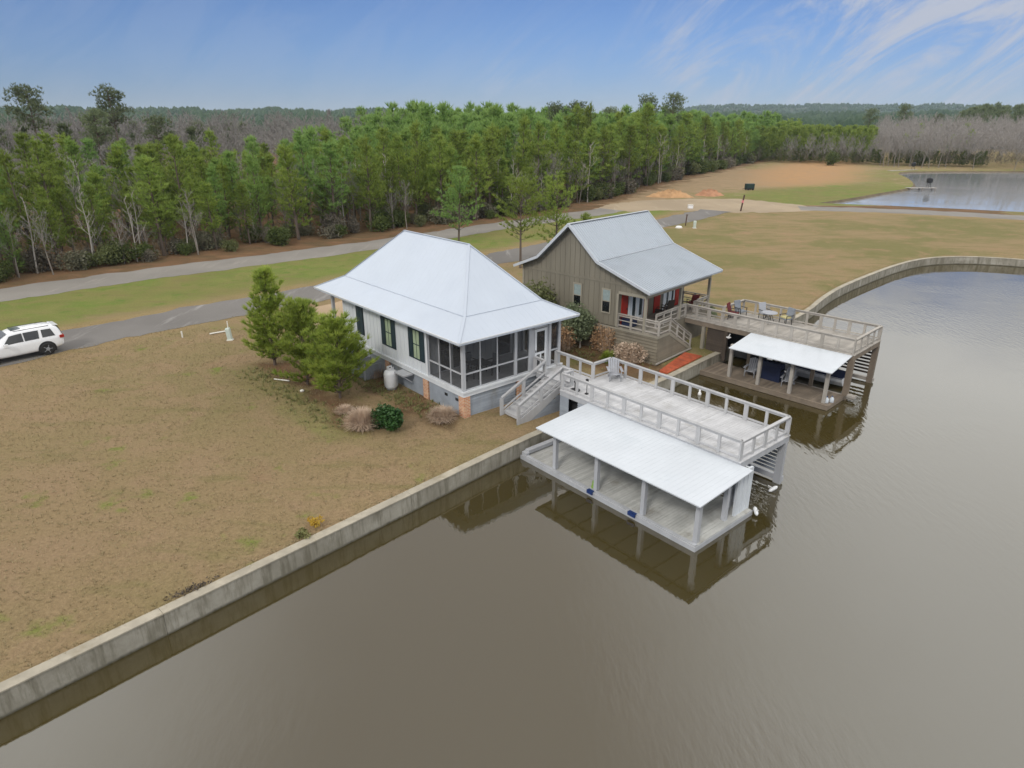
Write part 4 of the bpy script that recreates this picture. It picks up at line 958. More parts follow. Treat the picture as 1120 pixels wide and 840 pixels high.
# ------------------------------------------------------------------ yard things
def propane():
    t = Thing('gas_tank', 'upright white gas tank with collar standing by the cottage wall', 'gas tank', FA, (-.72, 5.75, 0), local=True)
    b = MB().lathe([(.20,.05),(.30,.10),(.38,.22),(.385,.9),(.33,1.05),(.2,1.13),(.12,1.15)], 24); t.part(b, 'tank', M['white_metal'], smooth=True)
    t.part(MB().lathe([(.26,0),(.28,.02),(.28,.1)], 20), 'foot_ring', M['grey_plastic'])
    c = MB(); pts = [(.19*math.cos(a), .19*math.sin(a)) for a in np.linspace(.5, 5.8, 16)]
    for (x0,y0),(x1,y1) in zip(pts[:-1], pts[1:]): c.bar((x0,y0,1.2),(x1,y1,1.2), .015, .2)
    t.part(c, 'collar', M['white_metal']); t.part(MB().lathe([(.05,1.14),(.05,1.28)], 10), 'valve', M['black_metal'])
    t = Thing('utility_shelf', 'grey bracketed utility shelf on the cottage band behind the gas tank', 'shelf', FA, (-.06, 4.95, .8), local=True)
    t.part(MB().box(-.62,-.04,-.48,.48,.22,.30), 'shelf', M['trim_grey'])
    for y in (-.4, .4): t.part(MB().bar((-.56,y,.21),(-.06,y,-.2), .05, .05), 'bracket', M['trim_grey'])
    t = Thing('air_conditioner', 'dark air conditioner above a grey panel by the cottage wall', 'air conditioner', FA, (-.62, 9.1, .0), local=True)
    t.part(MB().box(-.36,.36,-.40,.40,.46,1.02), 'casing', M['grey_plastic']); t.part(MB().lathe([(.33,1.022),(.33,1.06),(.1,1.08)], 18), 'fan_grille', M['black_metal'])
    t.part(MB().box(-.40,.40,-.44,.44,.36,.455), 'platform', M['trim_grey'])
    for sx in (-1,1):
        for sy in (-1,1): t.part(MB().box(sx*.35-.04, sx*.35+.04, sy*.38-.04, sy*.38+.04, 0, .36), 'leg', M['trim_grey'])
    t = Thing('fence_panel', 'low grey board panel screening the air conditioner', 'fence', FA, (-1.2, 8.5, 0), local=True)
    m = MB()
    for i in range(7): m.box(-.02,.02,-.72,1.05,.02+i*.125,.02+i*.125+.115)
    m.box(.02, 1.05, -.76,-.72, .02, .88); t.part(m, 'boards', M['skirt_grey'])
    for y in (-.7, 1.02): t.part(MB().box(-.06,.02,y-.05,y+.05,0,.98), 'post', M['trim_grey'])
propane()
def pedestal(x, y, lab, h=.95, lean=.0):
    t = Thing('utility_pedestal', lab, 'utility box', WORLD, (x, y, 0), local=True)
    e = t.part(MB().box(-.17,.17,-.15,.15,0,h-.1).prism([(-.18,-.16,h-.1),(.18,-.16,h-.1),(.15,-.1,h),(-.15,-.1,h)], (0,.26,0)), 'cabinet', M['pale_green']); e.rotation_euler = (lean*.4, lean, 0)
    t.part(MB().box(-.24,.24,-.22,.22,-.02,.07), 'base', M['pvc']); return t
pedestal(-19.08, 43.3, 'pale green utility box standing beside white pipes on the brown lawn', 1.0, -.12).e.scale = (.8, .8, .85)
t = Thing('pipe', 'white plastic pipe lying on the lawn beside the pale green utility box', 'pipe', WORLD, (-20.4, 44.9, .07), R(35), local=True); t.part(MB().tube([(-.7,0,0),(.55,.05,0),(.62,.05,.08)], .055, 8), 'pipe', M['pvc'])
t = Thing('marker_post', 'thin white marker stake just behind the pale green utility box', 'stake', WORLD, (-19.7, 44.6, 0), local=True); t.part(MB().tube([(0,0,0),(.02,0,.95)], .035, 6), 'stake', M['pvc'])
t = Thing('stub_pipe', 'short capped white pipe stub farthest from the utility box on the brown lawn', 'pipe', WORLD, (-22.6, 43.9, 0), local=True); t.part(MB().tube([(0,0,0),(0,0,.42),(0,0,.44)], [.05,.05,.06], 8), 'pipe', M['pvc'])
t = Thing('pipe', 'white plastic pipe lying under the young pines', 'pipe', WORLD, (-13.1, 35.6, .06), R(-20), local=True); t.part(MB().tube([(-.55,0,0),(.45,.06,0)], .035, 8), 'pipe', M['pvc'])
t = Thing('stone', 'small pale stone at the edge of the pine bed', 'stone', WORLD, (-11.5, 34.0, .05), local=True); t.part(MB().lathe([(.05,-.06),(.11,-.03),(.12,.03),(.06,.08)], 9), 'stone', M['pvc'])
# mail post, lid and pedestal by the far lane; roadside post; green box; clay heaps
t = Thing('post', 'dark wooden post beside a pale utility box on the right-hand lawn', 'post', WORLD, (24.6, 96.6, 0), local=True); t.part(MB().bar((0,0,0),(.10,0,1.5), .13, .13, (0,1,0)).box(-.05,.25,-.09,.09,1.48,1.56), 'post', M['post_brown'])
pedestal(25.3, 94.3, 'pale utility box near the dark post on the right-hand lawn', 1.0)
t = Thing('meter_box', 'low white lid of a water meter set in the right-hand lawn', 'meter box', WORLD, (23.2, 94.6, 0), local=True); t.part(MB().lathe([(.42,0),(.42,.2),(.3,.26)], 14), 'lid', M['white_paint']); t.part(MB().lathe([(.5,-.02),(.5,.06)], 14), 'collar', M['pvc'])
t = Thing('meter_box', 'white box on the green strip between the two roads', 'meter box', WORLD, (30.4, 117.2, 0), local=True); t.part(MB().box(-.4,.4,-.3,.3,0,.5), 'box', M['white_paint']); t.part(MB().box(-.44,.44,-.34,.34,.502,.58), 'lid', M['pvc'])
t = Thing('post', 'leaning brown post tied with pink ribbon beside the dirt track', 'post', WORLD, (37.7, 113.2, 0), local=True); t.part(MB().bar((0,0,-.1),(.33,0,2.6), .2, .2, (0,1,0)), 'post', M['post_brown']); t.part(MB().bar((.16,0,1.35),(.21,0,1.75), .26, .26, (0,1,0)).bar((.17,-.14,1.6),(-.25,-.2,1.5), .12, .02), 'ribbon', M['pink'])
def green_box():
    t = Thing('trailer', 'small dark green box trailer at the edge of the tan field', 'trailer', WORLD, (51.2, 149.8, 0), R(8), local=True); t.e.scale = (.72,.7,.72)
    t.part(MB().box(-1.25,1.25,-.7,.7,.5,1.7), 'box', M['green_box']); t.part(MB().prism([(-1.3,-.75,1.702),(1.3,-.75,1.702),(1.3,0,1.86),(-1.3,0,1.86)], (0,0,.03)).prism([(-1.3,.75,1.702),(1.3,.75,1.702),(1.3,0,1.86),(-1.3,0,1.86)], (0,0,.03)), 'lid', M['green_box'])
    for sx in (-1,1):
        for sy in (-1,1): t.part(MB().tube([(sx*.75,sy*.72,.35),(sx*.75,sy*.86,.35)], .35, 14), 'wheel', M['black_metal'])
    t.part(MB().bar((-1.25,0,.5),(-2.2,0,.35), .1, .1), 'drawbar', M['black_metal'])
green_box()
def heap(x, y, rx, ry, h, mat, lab, seed):
    rng = np.random.default_rng(seed); n, m = 28, 14; V = []; F = []
    for i in range(m+1):
        r = i/m
        for k in range(n):
            a = 2*math.pi*k/n; q = 1+.22*math.sin(2*a+seed)+.12*math.sin(5*a+seed*2); V.append((rx*r*q*math.cos(a), ry*r*q*math.sin(a), h*(1-r**2.2)**1.2*(1+.2*rng.normal()*(r > 0))*(i < m)-.02*(i == m)))
    for i in range(m):
        for k in range(n): F.append((i*n+k, (i+1)*n+k, (i+1)*n+(k+1)%n, i*n+(k+1)%n))
    o = mesh_np('dirt_heap', V, F, M[mat], smooth=True); o.location = (x, y, 0); tag(o, lab, 'dirt heap')
heap(31.0, 135.8, 3.8, 2.6, 1.15, 'clay', 'ochre heap of loose clay beside the dirt track', 2)
heap(39.6, 139., 3.4, 2.2, .95, 'clay_red', 'redder heap of loose clay nearer the leaning post', 5)
# red mulch strip beside the taupe steps
o = MB().prism([(-.75,-1.75,-.34),(3.2,-1.2,-.31),(3.7,-2.2,-.46),(-.6,-2.2,-.46)], (0,0,.31)).build('mulch_strip', M['red_mulch']); o.location = FB.w(0,0,.012); o.rotation_euler = (0,0,FB.th); tag(o, 'bright red mulch strip between the taupe skirt and the seawall', kind='structure')
# white mooring buoy in the narrow water between the docks
t = Thing('buoy', 'small white buoy floating between the two docks', 'buoy', WORLD, (10.9, 36.0, -1.02), local=True); t.part(MB().lathe([(.04,-.1),(.10,0),(.11,.09),(.08,.17),(.05,.19),(.05,.36),(.03,.38)], 12), 'float', M['white_paint'], smooth=True)
# two fishing piers on the far pond with dark feeders
def pier(x, y, rz, L, lab, lab2):
    t = Thing('fishing_pier', lab, 'pier', WORLD, (x, y, -.4), rz, local=True); p = MB(); planks(p, 0, L, -.7, .7, .5, .08, 'y', .3); t.part(p, 'deck', M['wood_light'])
    for s in (0.5, L/2, L-.4):
        for yy in (-.6, .6): t.part(MB().tube([(s,yy,-.6),(s,yy,.45)], .12, 7), 'pile', M['bark_grey'])
    q = Thing('fish_feeder', lab2, 'fish feeder', WORLD, (x+math.cos(rz)*(L-1.6), y+math.sin(rz)*(L-1.6), .11), local=True)
    q.part(MB().lathe([(.2,.9),(.62,1.1),(.62,1.9),(.25,2.15)], 12), 'drum', M['black_metal'])
    for k in range(3):
        a = 2*math.pi*k/3; q.part(MB().bar((.3*math.cos(a),.3*math.sin(a),1.),(.5*math.cos(a),.5*math.sin(a),0), .07, .07), 'leg', M['black_metal'])
pier(87.6, 154.2, R(0), 6.4, 'pale fishing pier reaching from the near bank into the far pond', 'black drum feeder at the end of the nearer fishing pier')
pier(112.5, 209., R(25), 12., 'pale fishing pier at the far corner of the pond', 'black drum feeder on the farther fishing pier')
# ------------------------------------------------------------------ vegetation
def rdir(rng, n):
    v = rng.normal(size=(n, 3)); return v/np.linalg.norm(v, axis=1)[:,None]
def tufts(rng, C, D, k, ln, w, spread=.75):
    """needle tufts: k thin triangles round each centre C, leaning along D"""
    C = np.repeat(C, k, 0); D = np.repeat(D, k, 0); n = len(C)
    d = D+rdir(rng, n)*spread; d /= np.linalg.norm(d, axis=1)[:,None]
    s = np.cross(d, rdir(rng, n)); s /= np.linalg.norm(s, axis=1)[:,None]+1e-9
    l = ln*rng.uniform(.6, 1.15, n)[:,None]
    V = np.stack([C-s*w/2, C+s*w/2, C+d*l], 1).reshape(-1, 3); return V, np.arange(3*n).reshape(-1, 3)
def leaves(rng, C, size, jit=.4):
    n = len(C); a = rdir(rng, n); b = np.cross(a, rdir(rng, n)); b /= np.linalg.norm(b, axis=1)[:,None]+1e-9
    s = size*rng.uniform(1-jit, 1+jit, n)[:,None]
    V = np.stack([C-a*s, C+b*s*.55, C+a*s, C-b*s*.55], 1).reshape(-1, 3); return V, np.arange(4*n).reshape(-1, 4)
def join(L):
    Vs, Fs, o = [], [], 0
    for V, F in L: Vs.append(V); Fs.append(F+o); o += len(V)
    return np.vstack(Vs), np.vstack(Fs)

def pine_geo(rng, h, zb, rmax, nwh, br, tl, k, w, prof=.75, step=.4, up=.5, lean=.03, spread=.6):
    """a pine: (trunk MB, tuft V, F). whorls of rising limbs carrying needle tufts"""
    tr = MB(); lx, ly = rng.normal(0, lean, 2); r0 = .012*h+.03
    P = [(lx*z, ly*z, z) for z in np.linspace(-.1, h*.97, 7)]; tr.tube(P, list(np.linspace(r0, .02, 7)), 7)
    C, D = [], []
    for i in range(nwh):
        t = (i+rng.uniform(-.3, .3))/(nwh-1); t = min(max(t, 0), 1); z = zb+(h*.95-zb)*t
        R_ = rmax*((1-t)**prof*.9+.12)*(.62+.38*min(1, t/.16))
        for b in range(max(2, int(br*rng.uniform(.7, 1.3)))):
            if rng.random() < .12: continue
            a = rng.uniform(0, 2*math.pi); L = R_*rng.uniform(.55, 1.2); el = up*rng.uniform(.3, 1.1)+t*.5; q = []
            for f in (0, .35, .7, 1.):
                e = el+f*.35; q.append(np.array([lx*z+math.cos(a)*L*f*math.cos(el), ly*z+math.sin(a)*L*f*math.cos(el), z+L*f*math.sin(el)+L*.18*f*f]))
            tr.tube([tuple(x) for x in q], [max(.008, r0*.28*(1-t*.6)), max(.007, r0*.2*(1-t*.6)), .01, .006], 3, False)
            m = max(2, int(L*.8/step)+1)
            for f in np.linspace(.3, 1., m):
                p = q[0]+(q[3]-q[0])*f+np.array([0,0,L*.18*(f*f-f)*.5]); d = (q[3]-q[0])/L+np.array([0,0,.55])
                C.append(p+rng.normal(0, step*.22, 3)); D.append(d)
                if f > .5:
                    for s in (-1, 1):
                        if rng.random() < .75: C.append(p+np.array([-math.sin(a), math.cos(a), .1])*s*step*.75*rng.uniform(.6, 1.2)); D.append(d+np.array([-math.sin(a), math.cos(a), 0])*s*.6)
    for z in np.linspace(h*.86, h, 4): C.append(np.array([lx*z, ly*z, z])); D.append(np.array([0, 0, 1.3]))
    C = np.array(C); D = np.array(D); D /= np.linalg.norm(D, axis=1)[:,None]
    return tr, *tufts(rng, C, D, k, tl, w, spread)
def tall_geo(rng, h, rad):
    """an old pine: long bare trunk, a few big limbs, billowing flat-topped clumps"""
    tr = MB(); lx, ly = rng.normal(0, .02, 2); r0 = .25
    tr.tube([(lx*z, ly*z, z) for z in np.linspace(-.1, h*.95, 7)], list(np.linspace(r0, .06, 7)), 7); C, D = [], []
    for i in range(24):
        z = h*(.66+.30*i/23+rng.uniform(-.02, .02)); a = rng.uniform(0, 6.28); L = rad*rng.uniform(.25, .95)*(1-.45*(i/23)**2)*(.55+.45*min(1, i/6)); e = np.array([lx*z+math.cos(a)*L, ly*z+math.sin(a)*L, z+L*.4])
        tr.tube([(lx*z, ly*z, z), tuple(e)], [.09, .03], 4, False)
        m = 27; p = rdir(rng, m)*np.array([1.1, 1.1, .66])*rad*.46*rng.uniform(.4, 1, m)[:,None]+e; C.append(p); D.append(np.tile([0,0,.8], (m,1))+rdir(rng, m)*.6)
    return tr, *tufts(rng, np.vstack(C), np.vstack(D), 9, .6, .12, .9)
def bare_geo(rng, h, spread, n1=16, n2=8, n3=6, tw_=1.):
    """a leafless tree: trunk and limbs, and a haze of thin twigs"""
    tr = MB(); r0 = .010*h+.02; lx, ly = rng.normal(0, .035, 2)
    path = lambda z: np.array([lx*z+.15*math.sin(z*.5), ly*z+.12*math.cos(z*.6), z])
    tr.tube([tuple(path(z)) for z in np.linspace(-.1, h*.96, 8)], list(np.linspace(r0, .02, 8)), 6); tw = []
    def twig(a, b, w):
        d = b-a; s = np.cross(d, rdir(rng, 1)[0]); s /= np.linalg.norm(s)+1e-9; tw.append((a-s*w/2, a+s*w/2, b))
    for i in range(n1):
        z = h*(.28+.66*i/(n1-1)); az = rng.uniform(0, 6.28); L = spread*(1.05-.75*((i/(n1-1)))**1.2)*rng.uniform(.6, 1.15); a = path(z); b = a+np.array([math.cos(az)*L*.75, math.sin(az)*L*.75, L*.85])
        tr.tube([tuple(a), tuple((a+b)/2+np.array([0,0,-.08*L])), tuple(b)], [r0*.32, r0*.2, .015], 3, False)
        for j in range(n2):
            f = .3+.7*j/(n2-1); p = a+(b-a)*f; d = (b-a)/L*.6+rdir(rng, 1)[0]*.75+np.array([0,0,.45]); l2 = L*.42*rng.uniform(.5, 1.1); q = p+d*l2; twig(p, q, .05*tw_)
            for k in range(n3):
                g = rng.uniform(.25, 1.); pp = p+d*l2*g; dd = d*.5+rdir(rng, 1)[0]*.9+np.array([0,0,.3]); twig(pp, pp+dd*l2*.6*rng.uniform(.5, 1.2), .034*tw_)
    V = np.array(tw).reshape(-1, 3); return tr, V, np.arange(len(V)).reshape(-1, 3)
def bush_geo(rng, rx, ry, h, n, size, lobes=7):
    L = []
    for _ in range(lobes):
        c = np.array([rng.uniform(-.55, .55)*rx, rng.uniform(-.55, .55)*ry, h*rng.uniform(.3, .62)]); m = n//lobes
        p = rdir(rng, m)*np.array([rx*.55, ry*.55, h*.40])*(rng.uniform(.35, 1.05, m)**.6)[:,None]+c; p[:,2] = np.abs(p[:,2]); L.append(p)
    return leaves(rng, np.vstack(L), size)
def blades_geo(rng, n, r, h, w, flop=.8):
    """a fountain of dry grass blades"""
    a = rng.uniform(0, 6.28, n); q = r*.5*np.sqrt(rng.uniform(0, 1, n)); base = np.c_[q*np.cos(a), q*np.sin(a), np.zeros(n)]
    az = a+rng.normal(0, .6, n); out = np.c_[np.cos(az), np.sin(az), np.zeros(n)]; s = np.c_[-np.sin(az), np.cos(az), np.zeros(n)]*w/2
    el = rng.uniform(.05, 1., n)[:,None]**.8*math.pi/2; l = rng.uniform(.7, 1.1, n)[:,None]; up = np.array([[0,0,1.]])
    mid = base+(out*np.cos(el)*r*.38+up*(np.sin(el)*h*.55+h*.10))*l; tip = base+(out*(np.cos(el)*r*.8+r*.12*flop)+up*(np.sin(el)*h*(1.02-.25*flop)))*l
    V = np.stack([base-s, base+s, mid+s, mid-s, mid-s, mid+s, tip+s*.2, tip-s*.2], 1).reshape(-1, 3); return V, np.arange(len(V)).reshape(-1, 4)

def plant(name, tr, V, F, bark, leaf, loc, label, cat, crown='crown', trunk='trunk', group=None, rz=0, sc=1):
    e = bpy.data.objects.new(name, None); COL.objects.link(e); e.location = loc; e.rotation_euler = (0,0,rz); e.scale = (sc,)*3; e.empty_display_size = .3; tag(e, label, cat, group)
    if tr: tr.build(trunk, M[bark], e, fixn=False)
    if V is not None: mesh_np(crown, V, F, M[leaf], e)
    return e
rg = lambda s: np.random.default_rng(s)

# ---- three young pines by the cottage, the pines between the houses
for (x, y, h, rm, zb, nw, s, pf, lab) in ((-14.4,38.3,5.7,1.55,.35,20,1,.55,'slender tall young pine, the one nearest the utility box'),(-11.5,35.1,4.4,2.0,.15,17,2,.5,'bushy young pine in the middle of the three by the cottage'),(-9.2,33.1,4.05,2.15,.25,16,3,.5,'bushy young pine nearest the white cottage wall, dark trunk showing')):
    tr, V, F = pine_geo(rg(s), h, zb, rm*1.05, nw, 8.5, .36, 26, .034, pf, .27, .75, spread=.55)
    V = V*np.array([1.1, 1.1, 1.0])
    plant('pine_tree', tr, V, F, 'bark', 'needles_near', (x, y, 0), lab, 'pine tree')
for (x, y, h, rm, zb, s, lab) in ((.85,67.2,8.5,3.3,2.8,11,'slim pine with a bare trunk rising behind the gap between the cottages'),(4.6,70.0,8.8,3.0,1.9,12,'pine standing behind the left slope of the taupe roof'),(7.1,68.6,5.0,1.5,.8,14,'small pine close to the left eave of the taupe cottage')):
    tr, V, F = pine_geo(rg(s), h, zb, rm, 15, 5., .42, 13, .045, .5, .36, .35)
    plant('pine_tree', tr, V, F, 'bark', 'needles', (x, y, 0), lab, 'pine tree')
tr, V, F = pine_geo(rg(13), 8.6, 1.2, 3.2, 15, 5.5, .48, 13, .055, .55, .42, .4)
plant('pine_tree', tr, V, F, 'bark', 'needles', (-6.6, 83.8, 0), 'broad airy pine beside the far road above the white roof', 'pine tree')

# ---- shrubs and grasses round the cottages
def grassclump(x, y, r, h, n, s, lab, leaf='dry_tan'):
    V, F = blades_geo(rg(s), n, r, h, .022); o = mesh_np('grass_clump', V, F, M[leaf]); o.location = (x, y, 0); tag(o, lab, 'grass clump')
grassclump(-7.25, 29.3, .78, 1.2, 1500, 21, 'tan fountain grass clump beside the round dark shrub')
grassclump(-3.45, 30.25, .75, .8, 1200, 22, 'low tan grass clump by the brick corner of the porch')
grassclump(-8.5, 31.2, .5, .45, 500, 24, 'low straw-coloured grass clump at the foot of the last pine')
grassclump(-7.9, 36.3, .6, .7, 500, 23, 'tan grass clump between the grey panel and the gas tank')
V, F = bush_geo(rg(31), .85, .8, 1.35, 2600, .075, 6); plant('shrub', MB().tube([(0,0,-.05),(0,0,.6)], .05, 6), V, F, 'bark', 'shrub_dark', (-6.0, 29.2, 0), 'round glossy dark green shrub on the brown lawn', 'shrub', 'foliage', 'stem')
V, F = bush_geo(rg(32), 1.45, 1.4, 2.5, 4200, .085, 14); V[:,2] += .6
plant('small_tree', MB().tube([(0,0,-.05),(.03,0,.8),(.0,.03,1.6)], [.07,.055,.03], 6).tube([(.03,0,.7),(.35,.1,1.7)], [.04,.02], 5), V, F, 'bark_pale', 'shrub_soft', (4.45, 41.7, 0), 'soft grey-green small tree with a pale stem between the cottages', 'tree')
for i, (x, y, rx, h, s, lab, leaf) in enumerate(((3.3,41.2,1.0,1.7,33,'russet shrub left of the grey-green tree between the cottages','dry_orange'),(6.0,40.9,.95,1.9,34,'tall russet shrub right of the grey-green tree, against the taupe skirt','dry_orange'),(7.1,38.9,1.15,1.25,35,'wide tan-pink shrub at the corner of the taupe skirt','dry_tan'),(2.6,42.8,.9,1.3,36,'dull russet shrub at the right-hand porch side of the white cottage','dry_orange'))):
    V, F = bush_geo(rg(s), rx, rx*.85, h, 2000, .075, 9); V2, F2 = blades_geo(rg(s+50), 260, rx, h*1.05, .02, .5)
    st = MB()
    for k in range(7):
        a = k*.9; st.tube([(0,0,-.03),(rx*.5*math.cos(a),rx*.5*math.sin(a),h*.75)], [.03,.01], 4, False)
    e = plant('shrub', st, V, F, 'bark_grey', leaf, (x, y, 0), lab, 'shrub', 'foliage', 'stems'); mesh_np('twigs', V2, F2, M['dry_tan'], e)
V, F = blades_geo(rg(41), 700, .6, .75, .03, .6); o = mesh_np('grass_clump', V, F, M['lime_leaves']); o.location = (5.95, 38.9, 0); tag(o, 'lime green clump of arching leaves behind the grey deck rail', 'plant')
V, F = bush_geo(rg(42), 1.5, 1.5, 4.3, 4200, .10, 14); V[:,2] += .2; plant('shrub', MB().tube([(0,0,-.05),(0,0,1.8)], .06, 6), V, F, 'bark_grey', 'shrub_olive', tuple(FB.w(-1.5, 7.3)), 'tall olive shrub between the white roof and the taupe gable', 'shrub', 'foliage', 'stem')
V, F = bush_geo(rg(43), .9, .8, 1.5, 1500, .09, 8); plant('shrub', MB().tube([(0,0,-.05),(0,0,.8)], .04, 6), V, F, 'bark_grey', 'shrub_soft', tuple(FB.w(10.0, 1.0)), 'grey-green shrub by the far corner post of the taupe porch', 'shrub', 'foliage', 'stem')
V, F = bush_geo(rg(44), .8, .7, .9, 1100, .09, 7); plant('shrub', None, V, F, 'bark_grey', 'shrub_olive', tuple(FB.w(10.4, -1.6)), 'low olive shrub on the right-hand lawn behind the brown deck rail', 'shrub', 'foliage')
V, F = bush_geo(rg(45), .32, .25, .38, 260, .045, 5); plant('weed', None, V, F, 'bark_grey', 'weed_yellow', (-7.3, 21.2, gz(-7.3, 21.2)), 'clump of yellow weeds near the seawall edge', 'weed', 'flowers')
V, F = bush_geo(rg(46), .3, .3, .3, 300, .05, 4); plant('weed', None, V, F, 'bark_grey', 'weed_green', (-7.55, 20.6, gz(-7.55, 20.6)), 'small green weed beside the yellow one by the seawall', 'weed', 'leaves')
V, F = leaves(rg(47), np.c_[rg(47).normal(0, .38, 130), rg(48).normal(0, .09, 130), np.abs(rg(49).normal(0, .03, 130))], .05); V = np.c_[V[:,0]*.7-V[:,1]*.7, V[:,0]*.7+V[:,1]*.7, np.abs(V[:,2])]
o = mesh_np('leaf_litter', V, F, M['wood_dark']); o.location = (-10.25, 17.55, -.15); tag(o, 'drift of dead brown leaves along the seawall cap', 'leaves', kind='stuff')

# ---- nobody could count these: dry grass tufts over the lawn, the seawall edge and the lane edge; weeds in the beds
def scatter_grass():
    rng = rg(61); P = []
    sw = resample(SEAWALL, .3); d = np.gradient(sw, axis=0); d /= np.hypot(*d.T)[:,None]; nl = np.c_[-d[:,1], d[:,0]]
    k = np.hypot(*sw.T) < 90; sw, nl = sw[k], nl[k]
    for _ in range(6): P.append(sw+nl*(.37+np.abs(rng.normal(0, .14, len(sw))))[:,None]+rng.normal(0, .1, sw.shape))
    ln = resample(LANE, .3); d = np.gradient(ln, axis=0); d /= np.hypot(*d.T)[:,None]; nl = np.c_[-d[:,1], d[:,0]]
    for s in (-1, 1):
        for _ in range(2): P.append(ln+nl*(s*(2.62+np.abs(rng.normal(0, .22, len(ln)))))[:,None])
    n = 26000; q = np.c_[rng.uniform(-30, 2, n), rng.uniform(8, 46, n)]
    dw, s_, _ = pl_dist(q, SEAWALL); dl, sl, _ = pl_dist(q, LANE); q = q[(s_ > 0) & (sl < 0) & (dw > .4) & (dl > 2.7)]
    loc = np.c_[(q[:,0]-FA.X)*FA.c+(q[:,1]-FA.Y)*FA.s, -(q[:,0]-FA.X)*FA.s+(q[:,1]-FA.Y)*FA.c]; q = q[~((loc[:,0] > -.1) & (loc[:,1] > -.1))]; P.append(q)
    C = np.vstack(P); g_ = gz(C[:,0], C[:,1]); C = np.c_[C, np.zeros(len(C))]
    V, F = tufts(rng, C, np.tile([0,0,.9], (len(C),1)), 4, .115, .022, .75); V[:,2] = np.abs(V[:,2])+np.repeat(g_, 12)
    o = mesh_np('lawn_grass', V, F, M['grass_blades']); tag(o, 'short dormant grass blades', 'grass', kind='stuff')
    C = []
    for (x0, y0, x1, y1, w, m) in ((-15.4,37.2,-11.8,33.2,.45,120),(-11.8,33.2,-8.3,29.6,.45,110),(-9.,36.,-4.,31.2,.45,260),(2.,42.,7.,38.4,1.0,200)):
        t_ = rng.uniform(0, 1, m)[:,None]; C.append(np.array([[x0,y0]])*(1-t_)+np.array([[x1,y1]])*t_+rng.normal(0, w, (m,2)))
    C = np.vstack(C); V, F = tufts(rng, np.c_[C, np.zeros(len(C))], np.tile([0,0,.8], (len(C),1)), 7, .24, .05, .9); V[:,2] = np.abs(V[:,2])
    o = mesh_np('ground_cover', V, F, M['weed_green']); tag(o, 'low green weeds round the beds of the white cottage', 'weeds', kind='stuff')
scatter_grass()

# ---- the wood beyond the road
def proto(fn, n, seed, bark, leaf, name, **kw):
    L = []
    for i in range(n):
        r = rg(seed+i); tr, V, F = fn(r, **{k: (v(r) if callable(v) else v) for k, v in kw.items()})
        e = bpy.data.objects.new(name, None); tr_ = tr.build('trunk', M[bark], e, fixn=False); cr = mesh_np('crown', V, F, M[leaf], e); COL.objects.unlink(tr_); COL.objects.unlink(cr); L.append(e)
    return L
def place(P, x, y, h, h0, rz, label, cat, group, wide=1.):
    e = P.copy(); COL.objects.link(e); e.location = (x, y, 0); e.rotation_euler = (0,0,rz); s = h/h0; e.scale = (s*wide, s*wide, s); e.empty_display_size = .3; tag(e, label, cat, group)
    for ch in P.children: c = ch.copy(); COL.objects.link(c); c.parent = e
    return e
PINES = proto(pine_geo, 7, 100, 'bark', 'needles', 'pine_tree', h=11., zb=lambda r: r.uniform(.6, 2.9), rmax=lambda r: r.uniform(2.0, 2.8), nwh=18, br=5., tl=.62, k=12, w=.085, prof=.78, step=.55, up=.72)
BARE = proto(bare_geo, 4, 200, 'bark_grey', 'twigs', 'bare_tree', h=12., spread=lambda r: r.uniform(2.6, 3.6))
PALE = proto(bare_geo, 3, 220, 'bark_pale', 'twigs_pale', 'bare_tree', h=8., spread=lambda r: r.uniform(1.3, 1.9), n1=10, n2=5, n3=3)
TALL = proto(tall_geo, 3, 240, 'bark', 'needles_tall', 'old_pine', h=20., rad=lambda r: r.uniform(3.0, 3.8))
LOWP = [pine_geo(rg(300+i), 11., 1.6, 2.3, 12, 4., .95, 6, .22, .62, .9, .62)[1:] for i in range(4)]
LOWB = [bare_geo(rg(320+i), 12., 3.1, n1=12, n2=6, n3=4, tw_=2.6)[1:] for i in range(4)]
arcs = np.r_[0, np.cumsum(np.hypot(*np.diff(TREES, axis=0).T))]; S_END = arcs[-1]
tdir = np.gradient(TREES, axis=0); tdir /= np.hypot(*tdir.T)[:,None]; tn = np.c_[-tdir[:,1], tdir[:,0]]
def edge_pt(s, d): 
    x = np.interp(s, arcs, TREES[:,0]); y = np.interp(s, arcs, TREES[:,1]); nx = np.interp(s, arcs, tn[:,0]); ny = np.interp(s, arcs, tn[:,1]); return x+nx*d, y+ny*d
def wood_height(s, d): return 9.3+4.0*min(1, max(0, (s-80)/85))+.9*min(1, d/70)
VIEW = lambda x, y, m=.05: abs(x) < (.765+m)*(y*.931+5)+4
